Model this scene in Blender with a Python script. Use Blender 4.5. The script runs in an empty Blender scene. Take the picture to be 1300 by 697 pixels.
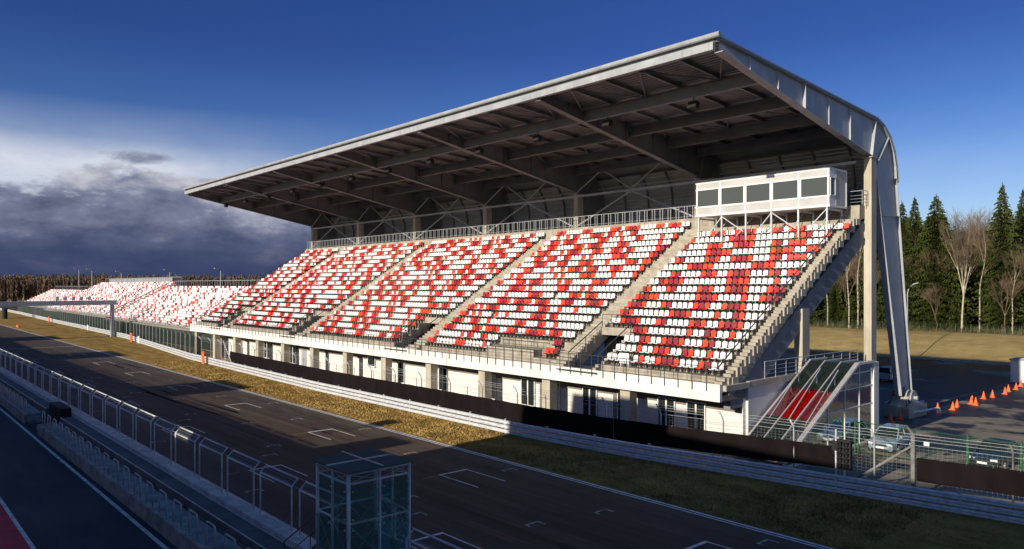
import bpy, bmesh, math, random
from mathutils import Vector, Matrix
random.seed(7)
R = math.radians
scene = bpy.context.scene
COL = scene.collection
ORD = ['', 'first', 'second', 'third', 'fourth', 'fifth', 'sixth', 'seventh', 'eighth', 'ninth', 'tenth', 'eleventh', 'twelfth',
       'thirteenth', 'fourteenth', 'fifteenth', 'sixteenth', 'seventeenth', 'eighteenth', 'nineteenth', 'twentieth', 'twenty-first',
       'twenty-second', 'twenty-third', 'twenty-fourth', 'twenty-fifth', 'twenty-sixth', 'twenty-seventh', 'twenty-eighth', 'twenty-ninth', 'thirtieth']

# ------------------------------------------------------------------ materials
def newmat(name):
    m = bpy.data.materials.new(name); m.use_nodes = True
    nt = m.node_tree
    b = nt.nodes['Principled BSDF']
    return m, nt, b

def nd(nt, typ, **kw):
    n = nt.nodes.new(typ)
    for k, v in kw.items(): setattr(n, k, v)
    return n

def noise(nt, scale, detail=4, vec=None, rough=.55, stretch=None):
    tc = nd(nt, 'ShaderNodeTexCoord')
    mp = nd(nt, 'ShaderNodeMapping')
    g = nd(nt, 'ShaderNodeNewGeometry')
    nt.links.new(g.outputs['Position'], mp.inputs['Vector'])
    if stretch: mp.inputs['Scale'].default_value = stretch
    n = nd(nt, 'ShaderNodeTexNoise')
    n.inputs['Scale'].default_value = scale; n.inputs['Detail'].default_value = detail; n.inputs['Roughness'].default_value = rough
    nt.links.new(mp.outputs['Vector'], n.inputs['Vector'])
    return n.outputs['Fac']

def ramp(nt, fac, stops):
    r = nd(nt, 'ShaderNodeValToRGB')
    e = r.color_ramp.elements
    while len(e) < len(stops): e.new(.5)
    for i, (p, c) in enumerate(stops):
        e[i].position = p
        e[i].color = (c, c, c, 1) if isinstance(c, (int, float)) else (*c, 1)
    nt.links.new(fac, r.inputs['Fac'])
    return r.outputs['Color']

def mixc(nt, fac, a, b, blend='MIX'):
    m = nd(nt, 'ShaderNodeMix', data_type='RGBA', blend_type=blend)
    for sock, v in ((m.inputs['Factor'], fac), (m.inputs['A'], a), (m.inputs['B'], b)):
        if isinstance(v, (int, float)): sock.default_value = v
        elif isinstance(v, tuple): sock.default_value = (*v, 1)
        else: nt.links.new(v, sock)
    return m.outputs['Result']

def math_(nt, op, a, b=0.0, c=None):
    m = nd(nt, 'ShaderNodeMath', operation=op)
    for i, v in enumerate((a, b, c)):
        if v is None: continue
        if isinstance(v, (int, float)): m.inputs[i].default_value = v
        else: nt.links.new(v, m.inputs[i])
    return m.outputs[0]

def bump(nt, b, h, strength=.3, dist=.02):
    n = nd(nt, 'ShaderNodeBump'); n.inputs['Strength'].default_value = strength; n.inputs['Distance'].default_value = dist
    nt.links.new(h, n.inputs['Height']); nt.links.new(n.outputs['Normal'], b.inputs['Normal'])

def mottled(name, c1, c2, scale=2.0, rough=.6, metal=0.0, bmp=0.0, stretch=None, detail=5, lo=.35, hi=.65, bscale=40, streak=0.0):
    m, nt, b = newmat(name)
    f = noise(nt, scale, detail, stretch=stretch)
    col = ramp(nt, f, [(lo, c1), (hi, c2)])
    if streak:                                         # rain streaks and grime that run down the surface
        s1 = noise(nt, 2.6, 6, stretch=(1, 1, .06), rough=.7); s2 = noise(nt, .35, 3)
        k = math_(nt, 'MULTIPLY', ramp(nt, s1, [(.48, 0.0), (.70, 1.0)]), ramp(nt, s2, [(.35, .15), (.6, 1.0)]))
        col = mixc(nt, math_(nt, 'MULTIPLY', k, streak), col, tuple(v * .42 for v in c1))
    nt.links.new(col, b.inputs['Base Color'])
    b.inputs['Roughness'].default_value = rough; b.inputs['Metallic'].default_value = metal
    if bmp: bump(nt, b, noise(nt, bscale, 4), bmp, .02)
    return m

M = {}
M['concrete'] = mottled('pale concrete', (.27, .24, .19), (.43, .39, .32), 1.3, .85, bmp=.15, streak=.6, detail=8)
M['concrete_step'] = mottled('stair concrete', (.31, .28, .225), (.44, .40, .33), 2.2, .85, bmp=.15, streak=.4)
M['concrete_col'] = mottled('column concrete', (.38, .345, .27), (.53, .48, .39), .9, .8, bmp=.08, stretch=(1, 1, .4), streak=.5)
M['concrete_shaded'] = mottled('shaded raker concrete', (.16, .165, .18), (.24, .245, .26), 1.1, .8, streak=.5)  # bluish shade under the terrace put into the rakers' colour
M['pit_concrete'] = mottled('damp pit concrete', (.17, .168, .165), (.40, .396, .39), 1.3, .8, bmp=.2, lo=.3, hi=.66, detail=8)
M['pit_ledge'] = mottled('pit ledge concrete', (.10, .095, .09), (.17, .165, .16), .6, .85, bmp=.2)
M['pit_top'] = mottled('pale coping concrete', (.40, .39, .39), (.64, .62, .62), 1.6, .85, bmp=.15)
M['dark_gap'] = mottled('dark recess', (.02, .02, .02), (.035, .035, .035), 2, .9)
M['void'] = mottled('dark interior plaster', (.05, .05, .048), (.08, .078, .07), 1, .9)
M['white_wall'] = mottled('white render', (.68, .66, .62), (.82, .80, .76), .5, .7, stretch=(1, 1, .25), streak=.55)
M['white_paint'] = mottled('white paint', (.74, .74, .72), (.84, .84, .83), 1.5, .45)
M['grey_brown'] = mottled('grey brown finish', (.17, .15, .125), (.24, .215, .18), .8, .8)
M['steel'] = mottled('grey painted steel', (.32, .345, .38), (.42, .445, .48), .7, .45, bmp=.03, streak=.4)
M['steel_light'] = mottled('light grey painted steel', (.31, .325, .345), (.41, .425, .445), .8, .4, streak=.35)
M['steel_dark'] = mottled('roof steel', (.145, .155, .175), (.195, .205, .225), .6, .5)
M['galv'] = mottled('galvanised steel', (.50, .52, .545), (.70, .72, .745), 3.5, .4, .1)
M['galv_dull'] = mottled('weathered galvanised steel', (.38, .39, .40), (.52, .53, .54), 3.0, .5, .1)
M['rail_dark'] = mottled('dark railing steel', (.05, .05, .05), (.08, .08, .08), 4, .5, .2)
M['black'] = mottled('black plastic', (.006, .006, .007), (.012, .012, .013), 3, .8)
M['rubber'] = mottled('tyre rubber', (.015, .015, .015), (.03, .03, .03), 6, .8)
M['aluminium'] = mottled('aluminium trim', (.60, .60, .60), (.72, .72, .72), 2, .35, .5)
M['orange'] = mottled('orange plastic', (.85, .11, .02), (.95, .16, .03), 3, .5)
M['galv_dark'] = mottled('dull grey steel post', (.13, .13, .13), (.20, .20, .20), 3, .6, .1)
M['green_paint'] = mottled('green painted steel', (.006, .055, .025), (.012, .085, .04), 3, .5)
M['banner_cloth'] = mottled('black banner cloth', (.008, .0055, .006), (.013, .0095, .010), 1.2, .9, stretch=(1, 1, .3))
M['rubber_mark'] = mottled('rubber mark', (.020, .017, .015), (.045, .036, .03), 1.2, .7, stretch=(.3, 1, 1), detail=8)
M['banner_cloth'].node_tree.nodes['Principled BSDF'].inputs['Specular IOR Level'].default_value = .08
M['skin'] = mottled('skin', (.5, .3, .22), (.58, .36, .27), 8, .6)
M['cloth_dark'] = mottled('dark jacket cloth', (.014, .014, .017), (.028, .028, .032), 8, .85)
M['hair'] = mottled('dark hair', (.02, .014, .01), (.04, .03, .02), 8, .6)
for k, a, c in (('seat_white', (.68, .69, .70), (.84, .85, .86)), ('seat_red', (.86, .040, .010), (.95, .058, .016)), ('seat_dark', (.24, .008, .018), (.32, .012, .028))):
    M[k] = mottled(k.replace('_', ' ') + ' plastic', a, c, 1.7, .5)
M['seat_bracket'] = mottled('seat bracket', (.02, .018, .017), (.035, .03, .028), 3, .6)

def mat_deck(name, c1, c2, axis, period, rough=.45, strength=.8, metal=0.2):
    m, nt, b = newmat(name)
    g = nd(nt, 'ShaderNodeNewGeometry'); s = nd(nt, 'ShaderNodeSeparateXYZ')
    nt.links.new(g.outputs['Position'], s.inputs[0])
    w = math_(nt, 'SINE', math_(nt, 'MULTIPLY', s.outputs[axis], 2 * math.pi / period))
    f = noise(nt, .5, 4)
    nt.links.new(ramp(nt, f, [(.3, c1), (.7, c2)]), b.inputs['Base Color'])
    b.inputs['Roughness'].default_value = rough; b.inputs['Metallic'].default_value = metal
    bump(nt, b, w, strength, .04)
    return m
M['cladding'] = mat_deck('ribbed rear cladding', (.25, .27, .30), (.34, .36, .39), 'Z', .28)
M['siding'] = mat_deck('white wall siding', (.70, .68, .64), (.82, .80, .76), 'Z', .36, .5, .25, 0)
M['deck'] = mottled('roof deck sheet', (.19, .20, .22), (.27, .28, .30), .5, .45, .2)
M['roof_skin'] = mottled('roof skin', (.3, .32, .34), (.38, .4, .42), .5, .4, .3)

def mat_asphalt():
    m, nt, b = newmat('race track asphalt')
    big = noise(nt, .10, 4, stretch=(.35, 1, 1))
    streak = noise(nt, 1.1, 5, stretch=(.02, 1.0, 1), rough=.65)
    mid = noise(nt, .9, 5, stretch=(.25, 1, 1), rough=.7)
    fine = noise(nt, 55, 3)
    g = nd(nt, 'ShaderNodeNewGeometry'); s = nd(nt, 'ShaderNodeSeparateXYZ'); nt.links.new(g.outputs['Position'], s.inputs[0])
    c = ramp(nt, streak, [(.3, (.052, .036, .026)), (.5, (.084, .060, .045)), (.7, (.122, .090, .067))])
    c2 = ramp(nt, big, [(.3, (.55, .55, .56)), (.7, (1.25, 1.2, 1.15))])
    c = mixc(nt, .8, c, c2, 'MULTIPLY')
    c3 = ramp(nt, mid, [(.35, .75), (.65, 1.15)])
    c = mixc(nt, .6, c, c3, 'MULTIPLY')
    # pale dusty strip off the racing line, beside the far edge line
    edge = ramp(nt, math_(nt, 'DIVIDE', math_(nt, 'SUBTRACT', s.outputs['Y'], 24.0), 6.0), [(.2, 0.0), (.75, 1.0)])
    dust = math_(nt, 'MULTIPLY', edge, ramp(nt, mid, [(.4, .15), (.6, .7)]))
    c = mixc(nt, dust, c, (.12, .098, .078))
    c = mixc(nt, .35, c, ramp(nt, fine, [(.3, .5), (.7, 1.5)]), 'MULTIPLY')
    # joint seams across and along the lane
    nt.links.new(c, b.inputs['Base Color'])
    b.inputs['Roughness'].default_value = .82
    b.inputs['Specular IOR Level'].default_value = .22
    bump(nt, b, fine, .25, .01)
    return m
M['asphalt'] = mat_asphalt()
M['pit_asphalt'] = mottled('pit lane asphalt', (.024, .025, .028), (.05, .051, .056), .7, .8, bmp=.25, stretch=(.3, 1, 1), detail=9, bscale=50)
M['pit_red'] = mottled('worn red pit paint', (.42, .012, .03), (.72, .03, .06), .8, .7, bmp=.2, detail=8, bscale=50)
M['line_white'] = mottled('worn white line paint', (.40, .39, .37), (.82, .80, .76), 2.5, .7, lo=.3, hi=.55, detail=8)
M['line_faint'] = mottled('faded white line paint', (.10, .09, .08), (.55, .52, .48), 3.5, .7, lo=.35, hi=.6, detail=8)
M['line_yellow'] = mottled('faded yellow line paint', (.10, .075, .03), (.42, .28, .05), 3, .7, detail=8)

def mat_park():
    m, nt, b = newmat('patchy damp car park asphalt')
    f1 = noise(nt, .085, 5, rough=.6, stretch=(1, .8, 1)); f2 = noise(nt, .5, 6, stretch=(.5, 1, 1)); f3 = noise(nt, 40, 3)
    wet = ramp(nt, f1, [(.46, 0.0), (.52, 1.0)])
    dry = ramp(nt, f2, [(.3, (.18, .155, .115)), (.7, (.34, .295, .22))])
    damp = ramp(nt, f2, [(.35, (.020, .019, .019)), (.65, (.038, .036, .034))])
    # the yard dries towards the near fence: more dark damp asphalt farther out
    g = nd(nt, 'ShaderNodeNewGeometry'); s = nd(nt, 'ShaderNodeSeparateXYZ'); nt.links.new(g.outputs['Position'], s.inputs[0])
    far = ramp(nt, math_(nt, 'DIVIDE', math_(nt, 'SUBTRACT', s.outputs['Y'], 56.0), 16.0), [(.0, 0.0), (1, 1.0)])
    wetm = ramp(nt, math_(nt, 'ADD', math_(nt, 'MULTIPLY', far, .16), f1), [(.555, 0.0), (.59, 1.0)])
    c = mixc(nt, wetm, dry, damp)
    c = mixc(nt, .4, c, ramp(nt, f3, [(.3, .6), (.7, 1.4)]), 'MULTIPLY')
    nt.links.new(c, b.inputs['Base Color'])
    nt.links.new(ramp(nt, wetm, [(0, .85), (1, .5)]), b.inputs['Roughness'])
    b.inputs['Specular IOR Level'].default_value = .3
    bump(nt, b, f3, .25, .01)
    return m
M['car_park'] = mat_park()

def mat_grass(name, dry1, dry2, green, gl=.6, gh=.68):
    m, nt, b = newmat(name)
    f1 = noise(nt, .55, 6, stretch=(.5, 1, 1), rough=.7); f2 = noise(nt, .16, 3); f3 = noise(nt, 9, 6, stretch=(1, .6, 1), rough=.8)
    c = ramp(nt, f1, [(.3, dry1), (.65, dry2)])
    gm = ramp(nt, f2, [(gl, 0.0), (gh, .75)])
    c = mixc(nt, gm, c, green)
    c = mixc(nt, .75, c, ramp(nt, f3, [(.3, .45), (.7, 1.4)]), 'MULTIPLY')
    nt.links.new(c, b.inputs['Base Color']); b.inputs['Roughness'].default_value = .95; b.inputs['Specular IOR Level'].default_value = .1
    bump(nt, b, f3, .8, .08)
    return m
M['verge'] = mat_grass('dry ochre grass', (.21, .125, .030), (.46, .29, .080), (.045, .058, .012))
M['bank'] = mat_grass('dry bank grass', (.28, .205, .085), (.46, .34, .145), (.15, .14, .05), .66, .8)
M['ground'] = mat_grass('rough ground', (.06, .045, .025), (.12, .09, .045), (.04, .05, .02))
M['blade'] = mottled('dry grass blades', (.22, .14, .036), (.50, .33, .10), .6, .9)
M['gravel'] = mottled('gravel strip', (.12, .11, .10), (.3, .28, .26), 3, .95, bmp=.6, detail=9)

def mat_glass(name, tint, refl=.5, opac=.9, rough=.03):
    m, nt, b = newmat(name)
    nt.nodes.remove(b)
    out = nt.nodes['Material Output']
    tr = nd(nt, 'ShaderNodeBsdfTransparent'); tr.inputs['Color'].default_value = (*tint, 1)
    gl = nd(nt, 'ShaderNodeBsdfGlossy'); gl.inputs['Roughness'].default_value = rough; gl.inputs['Color'].default_value = (.9, .95, .95, 1)
    df = nd(nt, 'ShaderNodeBsdfDiffuse'); df.inputs['Color'].default_value = (*[t * .5 for t in tint], 1)
    bp = nd(nt, 'ShaderNodeBump'); bp.inputs['Strength'].default_value = .35; bp.inputs['Distance'].default_value = .05
    nt.links.new(noise(nt, 1.1, 4), bp.inputs['Height']); nt.links.new(bp.outputs['Normal'], gl.inputs['Normal'])
    fr = nd(nt, 'ShaderNodeLayerWeight'); fr.inputs['Blend'].default_value = .25
    m1 = nd(nt, 'ShaderNodeMixShader'); m1.inputs[0].default_value = 1 - opac
    nt.links.new(df.outputs[0], m1.inputs[1]); nt.links.new(tr.outputs[0], m1.inputs[2])
    m2 = nd(nt, 'ShaderNodeMixShader')
    nt.links.new(math_(nt, 'MULTIPLY', fr.outputs['Fresnel'], refl), m2.inputs[0])
    nt.links.new(m1.outputs[0], m2.inputs[1]); nt.links.new(gl.outputs[0], m2.inputs[2])
    nt.links.new(m2.outputs[0], out.inputs['Surface'])
    return m
M['glass_dark'] = mat_glass('dark window glass', (.05, .06, .06), .9, .85)
M['glass_booth'] = mat_glass('clear booth glass', (.35, .39, .39), .9, .40)
M['glass_tower'] = mat_glass('greenish toughened glass', (.55, .78, .74), .8, .14)
M['glass_roof'] = mat_glass('dirty glass roof', (.22, .33, .30), .5, .72, .12)
M['glass_canopy'] = mat_glass('smoked canopy glass', (.045, .066, .060), .6, .66)
M['glass_red'] = mat_glass('red tinted canopy glass', (.70, .011, .009), .45, .24)
M['glass_car'] = mat_glass('car window glass', (.03, .04, .045), 1.0, .92)

def mat_mesh(name, col, per, wire, base=0.0, axes=('X', 'Z')):
    """wire netting: opaque wires of real width, see-through between them"""
    m, nt, b = newmat(name)
    out = nt.nodes['Material Output']
    g = nd(nt, 'ShaderNodeNewGeometry'); s = nd(nt, 'ShaderNodeSeparateXYZ'); nt.links.new(g.outputs['Position'], s.inputs[0])
    masks = []
    for ax, p in zip(axes, per):
        fr = math_(nt, 'FRACT', math_(nt, 'DIVIDE', s.outputs[ax], p))
        masks.append(math_(nt, 'LESS_THAN', fr, wire / p))
    a = masks[0]
    for k in masks[1:]: a = math_(nt, 'MAXIMUM', a, k)
    if base: a = math_(nt, 'MAXIMUM', a, base)
    tr = nd(nt, 'ShaderNodeBsdfTransparent'); mx = nd(nt, 'ShaderNodeMixShader')
    b.inputs['Base Color'].default_value = (*col, 1); b.inputs['Roughness'].default_value = .5; b.inputs['Metallic'].default_value = .3
    nt.links.new(a, mx.inputs[0]); nt.links.new(tr.outputs[0], mx.inputs[1]); nt.links.new(b.outputs[0], mx.inputs[2])
    nt.links.new(mx.outputs[0], out.inputs['Surface'])
    return m
M['mesh_pit'] = mat_mesh('fine debris netting', (.25, .27, .30), (.06, .10), .006)
M['mesh_track'] = mat_mesh('welded trackside netting', (.34, .35, .36), (.20, .16), .0032)
M['mesh_green'] = mat_mesh('green coated netting', (.012, .07, .035), (.09, .14), .0045)
M['mesh_far'] = mat_mesh('distant debris netting', (.022, .034, .028), (.08, .10), .028)
M['mesh_rail'] = mat_mesh('railing infill wires', (.24, .225, .20), (.12, .12), .014, axes=('Y', 'Z'))
M['bark_birch'] = mottled('birch bark', (.16, .13, .10), (.52, .47, .39), 1.6, .85, stretch=(1, 1, 2.5))
M['bark_brown'] = mottled('brown bark', (.09, .066, .042), (.19, .145, .095), 1.5, .9)
M['bark_pale'] = mottled('pale grey bark', (.34, .29, .21), (.56, .49, .37), 1.2, .9)
M['twig'] = mottled('brown twigs', (.12, .080, .050), (.21, .15, .098), .7, .9)

def mat_needles(name, a, c):
    m, nt, b = newmat(name)
    f = noise(nt, .55, 3); f2 = noise(nt, 5, 3)
    col = ramp(nt, f, [(.3, a), (.7, c)])
    col = mixc(nt, .5, col, ramp(nt, f2, [(.3, .5), (.7, 1.5)]), 'MULTIPLY')
    nt.links.new(col, b.inputs['Base Color']); b.inputs['Roughness'].default_value = .8; b.inputs['Specular IOR Level'].default_value = .15
    return m
M['needles'] = mat_needles('spruce needles', (.030, .045, .011), (.078, .096, .020))
M['needles_far'] = mat_needles('far spruce needles', (.016, .026, .012), (.04, .05, .02))
M['twig_far'] = mottled('far bare twigs', (.14, .092, .055), (.26, .18, .11), .05, .9)
M['scrub'] = mottled('dry undergrowth', (.07, .055, .025), (.15, .12, .055), .4, .9)

def mat_paint(name, c, metal=.3):
    m, nt, b = newmat(name)
    f = noise(nt, 3, 4)
    d = tuple(x * .82 for x in c)
    nt.links.new(ramp(nt, f, [(.3, d), (.7, c)]), b.inputs['Base Color'])
    b.inputs['Roughness'].default_value = .32; b.inputs['Metallic'].default_value = metal; b.inputs['Coat Weight'].default_value = .5
    return m
M['car_blue'] = mat_paint('pale blue car paint', (.34, .46, .56))
M['car_dark'] = mat_paint('dark green blue car paint', (.025, .045, .055))
M['car_silver'] = mat_paint('silver car paint', (.50, .52, .54))
M['car_black'] = mat_paint('black car paint', (.012, .012, .014))
M['lens'] = mottled('headlamp lens', (.6, .62, .62), (.8, .82, .82), 5, .15)
M['lens_red'] = mottled('tail lamp lens', (.35, .01, .01), (.45, .02, .02), 5, .2)

# ------------------------------------------------------------------ mesh builder
class MB:
    def __init__(s): s.v = []; s.f = []; s.m = []
    def face(s, pts, mi=0):
        n = len(s.v); s.v += [tuple(p) for p in pts]; s.f.append(tuple(range(n, n + len(pts)))); s.m.append(mi)
    def box(s, x0, x1, y0, y1, z0, z1, mi=0):
        n = len(s.v)
        s.v += [(x, y, z) for z in (z0, z1) for y in (y0, y1) for x in (x0, x1)]
        for q in ((0, 2, 3, 1), (4, 5, 7, 6), (0, 1, 5, 4), (2, 6, 7, 3), (0, 4, 6, 2), (1, 3, 7, 5)):
            s.f.append(tuple(n + i for i in q)); s.m.append(mi)
    def obox(s, p, q, w, h, up=(0, 0, 1), mi=0):
        """bar of rectangular section from p to q: w sideways, h along up"""
        p, q, up = Vector(p), Vector(q), Vector(up)
        d = (q - p).normalized(); sd = d.cross(up)
        if sd.length < 1e-4: sd = d.cross(Vector((1, 0, 0)))
        sd.normalize(); u = sd.cross(d).normalized()
        n = len(s.v)
        for c in (p, q):
            for a, b_ in ((-1, -1), (1, -1), (1, 1), (-1, 1)): s.v.append(tuple(c + sd * a * w / 2 + u * b_ * h / 2))
        for qd in ((0, 3, 2, 1), (4, 5, 6, 7), (0, 1, 5, 4), (1, 2, 6, 5), (2, 3, 7, 6), (3, 0, 4, 7)):
            s.f.append(tuple(n + i for i in qd)); s.m.append(mi)
    def ibeam(s, p, q, depth, fl, tw=.03, tf=.05, mi=0):
        p, q = Vector(p), Vector(q)
        s.obox(p, q, tw, depth, mi=mi)
        o = Vector((0, 0, depth / 2 + .002))
        s.obox(p + o, q + o, fl, tf, mi=mi); s.obox(p - o, q - o, fl, tf, mi=mi)
    def tube(s, pts, r, n=6, mi=0, r2=None, cap=True):
        pts = [Vector(p) for p in pts]; k = len(pts); base = len(s.v)
        for i, p in enumerate(pts):
            d = (pts[min(i + 1, k - 1)] - pts[max(i - 1, 0)]).normalized()
            a = Vector((0, 0, 1)) if abs(d.z) < .9 else Vector((1, 0, 0))
            u = d.cross(a).normalized(); w = d.cross(u)
            rr = r if r2 is None else r + (r2 - r) * i / (k - 1)
            for j in range(n):
                t = 2 * math.pi * j / n
                s.v.append(tuple(p + u * math.cos(t) * rr + w * math.sin(t) * rr))
        for i in range(k - 1):
            for j in range(n):
                a = base + i * n + j; b_ = base + i * n + (j + 1) % n
                s.f.append((a, b_, b_ + n, a + n)); s.m.append(mi)
        if cap:
            s.f.append(tuple(base + j for j in range(n))[::-1]); s.m.append(mi)
            s.f.append(tuple(base + (k - 1) * n + j for j in range(n))); s.m.append(mi)
    def prism(s, poly, a0, a1, axis='x', mi=0, caps=True):
        """polygon extruded along an axis; poly holds the two other coordinates in xyz order"""
        def P(u, w, a):
            return (a, u, w) if axis == 'x' else (u, a, w) if axis == 'y' else (u, w, a)
        n = len(s.v); k = len(poly)
        s.v += [P(u, w, a0) for u, w in poly] + [P(u, w, a1) for u, w in poly]
        for i in range(k):
            j = (i + 1) % k
            s.f.append((n + i, n + j, n + k + j, n + k + i)); s.m.append(mi)
        if caps:
            s.f.append(tuple(range(n, n + k))[::-1]); s.m.append(mi)
            s.f.append(tuple(range(n + k, n + 2 * k))); s.m.append(mi)
    def strip(s, line, a0, a1, mi=0):
        """open YZ polyline extruded along X"""
        n = len(s.v)
        for y, z in line: s.v += [(a0, y, z), (a1, y, z)]
        for i in range(len(line) - 1):
            s.f.append((n + 2 * i, n + 2 * i + 1, n + 2 * i + 3, n + 2 * i + 2)); s.m.append(mi)
    def lathe(s, prof, cx, cy, n=12, mi=0):
        b0 = len(s.v)
        for r, z in prof:
            for j in range(n):
                t = 2 * math.pi * j / n; s.v.append((cx + r * math.cos(t), cy + r * math.sin(t), z))
        for i in range(len(prof) - 1):
            for j in range(n):
                a = b0 + i * n + j; c = b0 + i * n + (j + 1) % n
                s.f.append((a, c, c + n, a + n)); s.m.append(mi)
    def build(s, name, mats, parent=None, smooth=False, origin=None, fix=True):
        if not isinstance(mats, (list, tuple)): mats = [mats]
        o = Vector(origin) if origin is not None else (Vector(parent['_o']) if parent is not None and '_o' in parent else Vector((0, 0, 0)))
        me = bpy.data.meshes.new(name)
        me.from_pydata([(x - o.x, y - o.y, z - o.z) for x, y, z in s.v], [], s.f)
        for k in mats: me.materials.append(M[k])
        me.polygons.foreach_set('material_index', s.m)
        if fix:
            bm = bmesh.new(); bm.from_mesh(me); bmesh.ops.recalc_face_normals(bm, faces=bm.faces); bm.to_mesh(me); bm.free()
        if smooth: me.polygons.foreach_set('use_smooth', [True] * len(me.polygons))
        me.update()
        ob = bpy.data.objects.new(name, me); COL.objects.link(ob)
        if parent is not None:
            ob.parent = parent; ob['_o'] = tuple(o)
        else:
            ob.location = o
        return ob

def tag(o, label=None, cat=None, group=None, kind=None):
    if label: o['label'] = label
    if cat: o['category'] = cat
    if group: o['group'] = group
    if kind: o['kind'] = kind
    return o
def thing(name, loc, label, cat, group=None):
    e = bpy.data.objects.new(name, None); COL.objects.link(e); e.empty_display_size = .3
    e.location = loc; e['_o'] = tuple(loc)
    return tag(e, label, cat, group)
def struct(ob, label=None): ob['kind'] = 'structure'; return ob
def kids(o): return [c for c in bpy.data.objects if c.parent == o]
KIDS = {}
def copy_tree(o, src_kids):
    """src_kids: {object: [children]} so that no scan is needed"""
    c = o.copy(); COL.objects.link(c)
    for ch in src_kids.get(o, []):
        k = copy_tree(ch, src_kids); k.parent = c
    return c
def tree_of(o):
    d = {}
    def rec(x):
        d[x] = kids(x)
        for y in d[x]: rec(y)
    rec(o); return d
# ------------------------------------------------------------------ the setting: ground, track, verge, yard, bank
def sheet(name, mat, pts, z, kind='structure'):
    m = MB(); m.face([(x, y, z) for x, y in pts]); o = m.build(name, mat); 
    o['kind'] = kind; return o
SUN_AZ = -3.0     # shadows travel towards +Y, turned this many degrees to +X
SUN_EL = 17.5

def yz(y): return 0.0 if y < 58 else -2.2 * (min(y, 138.0) - 58) / 80      # the yard falls gently away behind the stand
def far(x, y):
    "a point of the flat survey laid on the falling yard: same direction, farther out"
    if y < 58: return x, y, 0.0, 1.0
    r = .8495 / (1 - y * .002594); return x * r, y * r, yz(y * r), r
def ground():
    m = MB(); xs = [-1500, -700, -400, -260, -190, -150, -125, -100, -60, -20, 40, 100, 300, 900]; ys = [-900, -300, -40, 12, 34, 57.9, 70, 90, 110, 138, 160, 220, 400, 800, 1500]
    def z(x, y): return yz(y) * min(1, max(0, (x + 190) / 60)) - (.08 if y > 40 else .06)
    for a, b in zip(xs, xs[1:]):
        for c, d in zip(ys, ys[1:]): m.face([(a, c, z(a, c)), (b, c, z(b, c)), (b, d, z(b, d)), (a, d, z(a, d))])
    o = m.build('ground', 'ground'); o['kind'] = 'structure'
ground()
sheet('race_track', 'asphalt', [(-420, 12.9), (80, 12.9), (80, 29.6), (-420, 29.6)], 0.0)
sheet('pit_lane', 'pit_asphalt', [(-420, -4.0), (80, -4.0), (80, 12.9), (-420, 12.9)], -.004)
sheet('red_pit_apron', 'pit_red', [(-200, -4.0), (40, -4.0), (40, 5.34), (-200, 5.34)], .002)
GR = [(-420, 47.0), (-320, 45.2), (-240, 42.3), (-160, 40.2), (-109, 35.7), (-68, 34.5), (-38, 34.75), (-29.5, 35.5), (-10, 38.4), (6, 40.8), (40, 46)]   # guard rail line
def gr_y(x, off=0.0):
    for (x0, y0), (x1, y1) in zip(GR, GR[1:]):
        if x0 <= x <= x1: return y0 + (y1 - y0) * (x - x0) / (x1 - x0) + off
    return GR[-1][1] + off
# dry grass verge: a finely divided sheet with gentle unevenness
def verge():
    m = MB(); rows = []
    xs = [-420 + 6 * i for i in range(50)] + [-120 + 1.0 * i for i in range(161)]
    for x in xs:
        y1 = gr_y(x, 4.0); row = []
        for j in range(15):
            y = 29.6 + (y1 - 29.6) * j / 14
            h = .0 if j in (0,) else .02 + .05 * math.sin(x * .7 + j) * math.sin(j * 1.3 + x * .23) + .02 * random.random()
            row.append((x, y, max(h, .004)))
        rows.append(row)
    for a, b in zip(rows, rows[1:]):
        for j in range(14): m.face([a[j], b[j], b[j + 1], a[j + 1]])
    o = m.build('grass_verge', 'verge', smooth=True); o['kind'] = 'structure'
verge()
def blades():
    m = MB()
    for i in range(52000):
        x = -13 - random.random() ** 1.6 * 95; y = 29.75 + random.random() * (gr_y(x) - 29.9)
        if random.random() < .25: x = -62 + random.random() * 56
        h = .05 + .10 * random.random() ** 2; a = random.random() * 6.28; w = .03 + .05 * random.random()
        dx, dy = math.cos(a) * w, math.sin(a) * w; lx, ly = random.uniform(-.1, .1), random.uniform(-.1, .1)
        m.face([(x - dx, y - dy, .01), (x + dx, y + dy, .01), (x + lx, y + ly, h + .02)])
    o = m.build('dry_grass', 'blade', fix=False); tag(o, kind='stuff', label='dry ochre grass on the strip between race track and crash barrier', cat='grass')
blades()
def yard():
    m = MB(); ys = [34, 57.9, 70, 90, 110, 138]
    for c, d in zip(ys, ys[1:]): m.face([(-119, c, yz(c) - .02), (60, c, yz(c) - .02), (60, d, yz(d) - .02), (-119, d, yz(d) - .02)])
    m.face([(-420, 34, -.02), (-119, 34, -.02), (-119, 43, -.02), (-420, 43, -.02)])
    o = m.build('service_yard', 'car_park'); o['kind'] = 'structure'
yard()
# grass bank with a paved foot, rising to the wood
def bank():
    m = MB(); xs = [-190 + 4 * i for i in range(75)]
    prof = [(138.9, -2.2), (140, -1.9), (143, -1.15), (148, 0), (154, 1.0), (158, 1.3), (166, 1.45), (280, 1.6)]
    rows = [[(x, y + .5 * math.sin(x * .05), z + .12 * math.sin(x * .13 + y) * (0 if y < 139 else 1) + .06 * random.random()) for y, z in prof] for x in xs]
    for a, b in zip(rows, rows[1:]):
        for j in range(len(prof) - 1): m.face([a[j], b[j], b[j + 1], a[j + 1]])
    o = m.build('grass_bank', 'bank', smooth=True); o['kind'] = 'structure'
    k = MB(); k.box(-119, 60, 137.6, 138.7, -2.3, -2.05); o = k.build('kerb_strip', 'concrete'); o['kind'] = 'structure'
bank()

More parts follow.
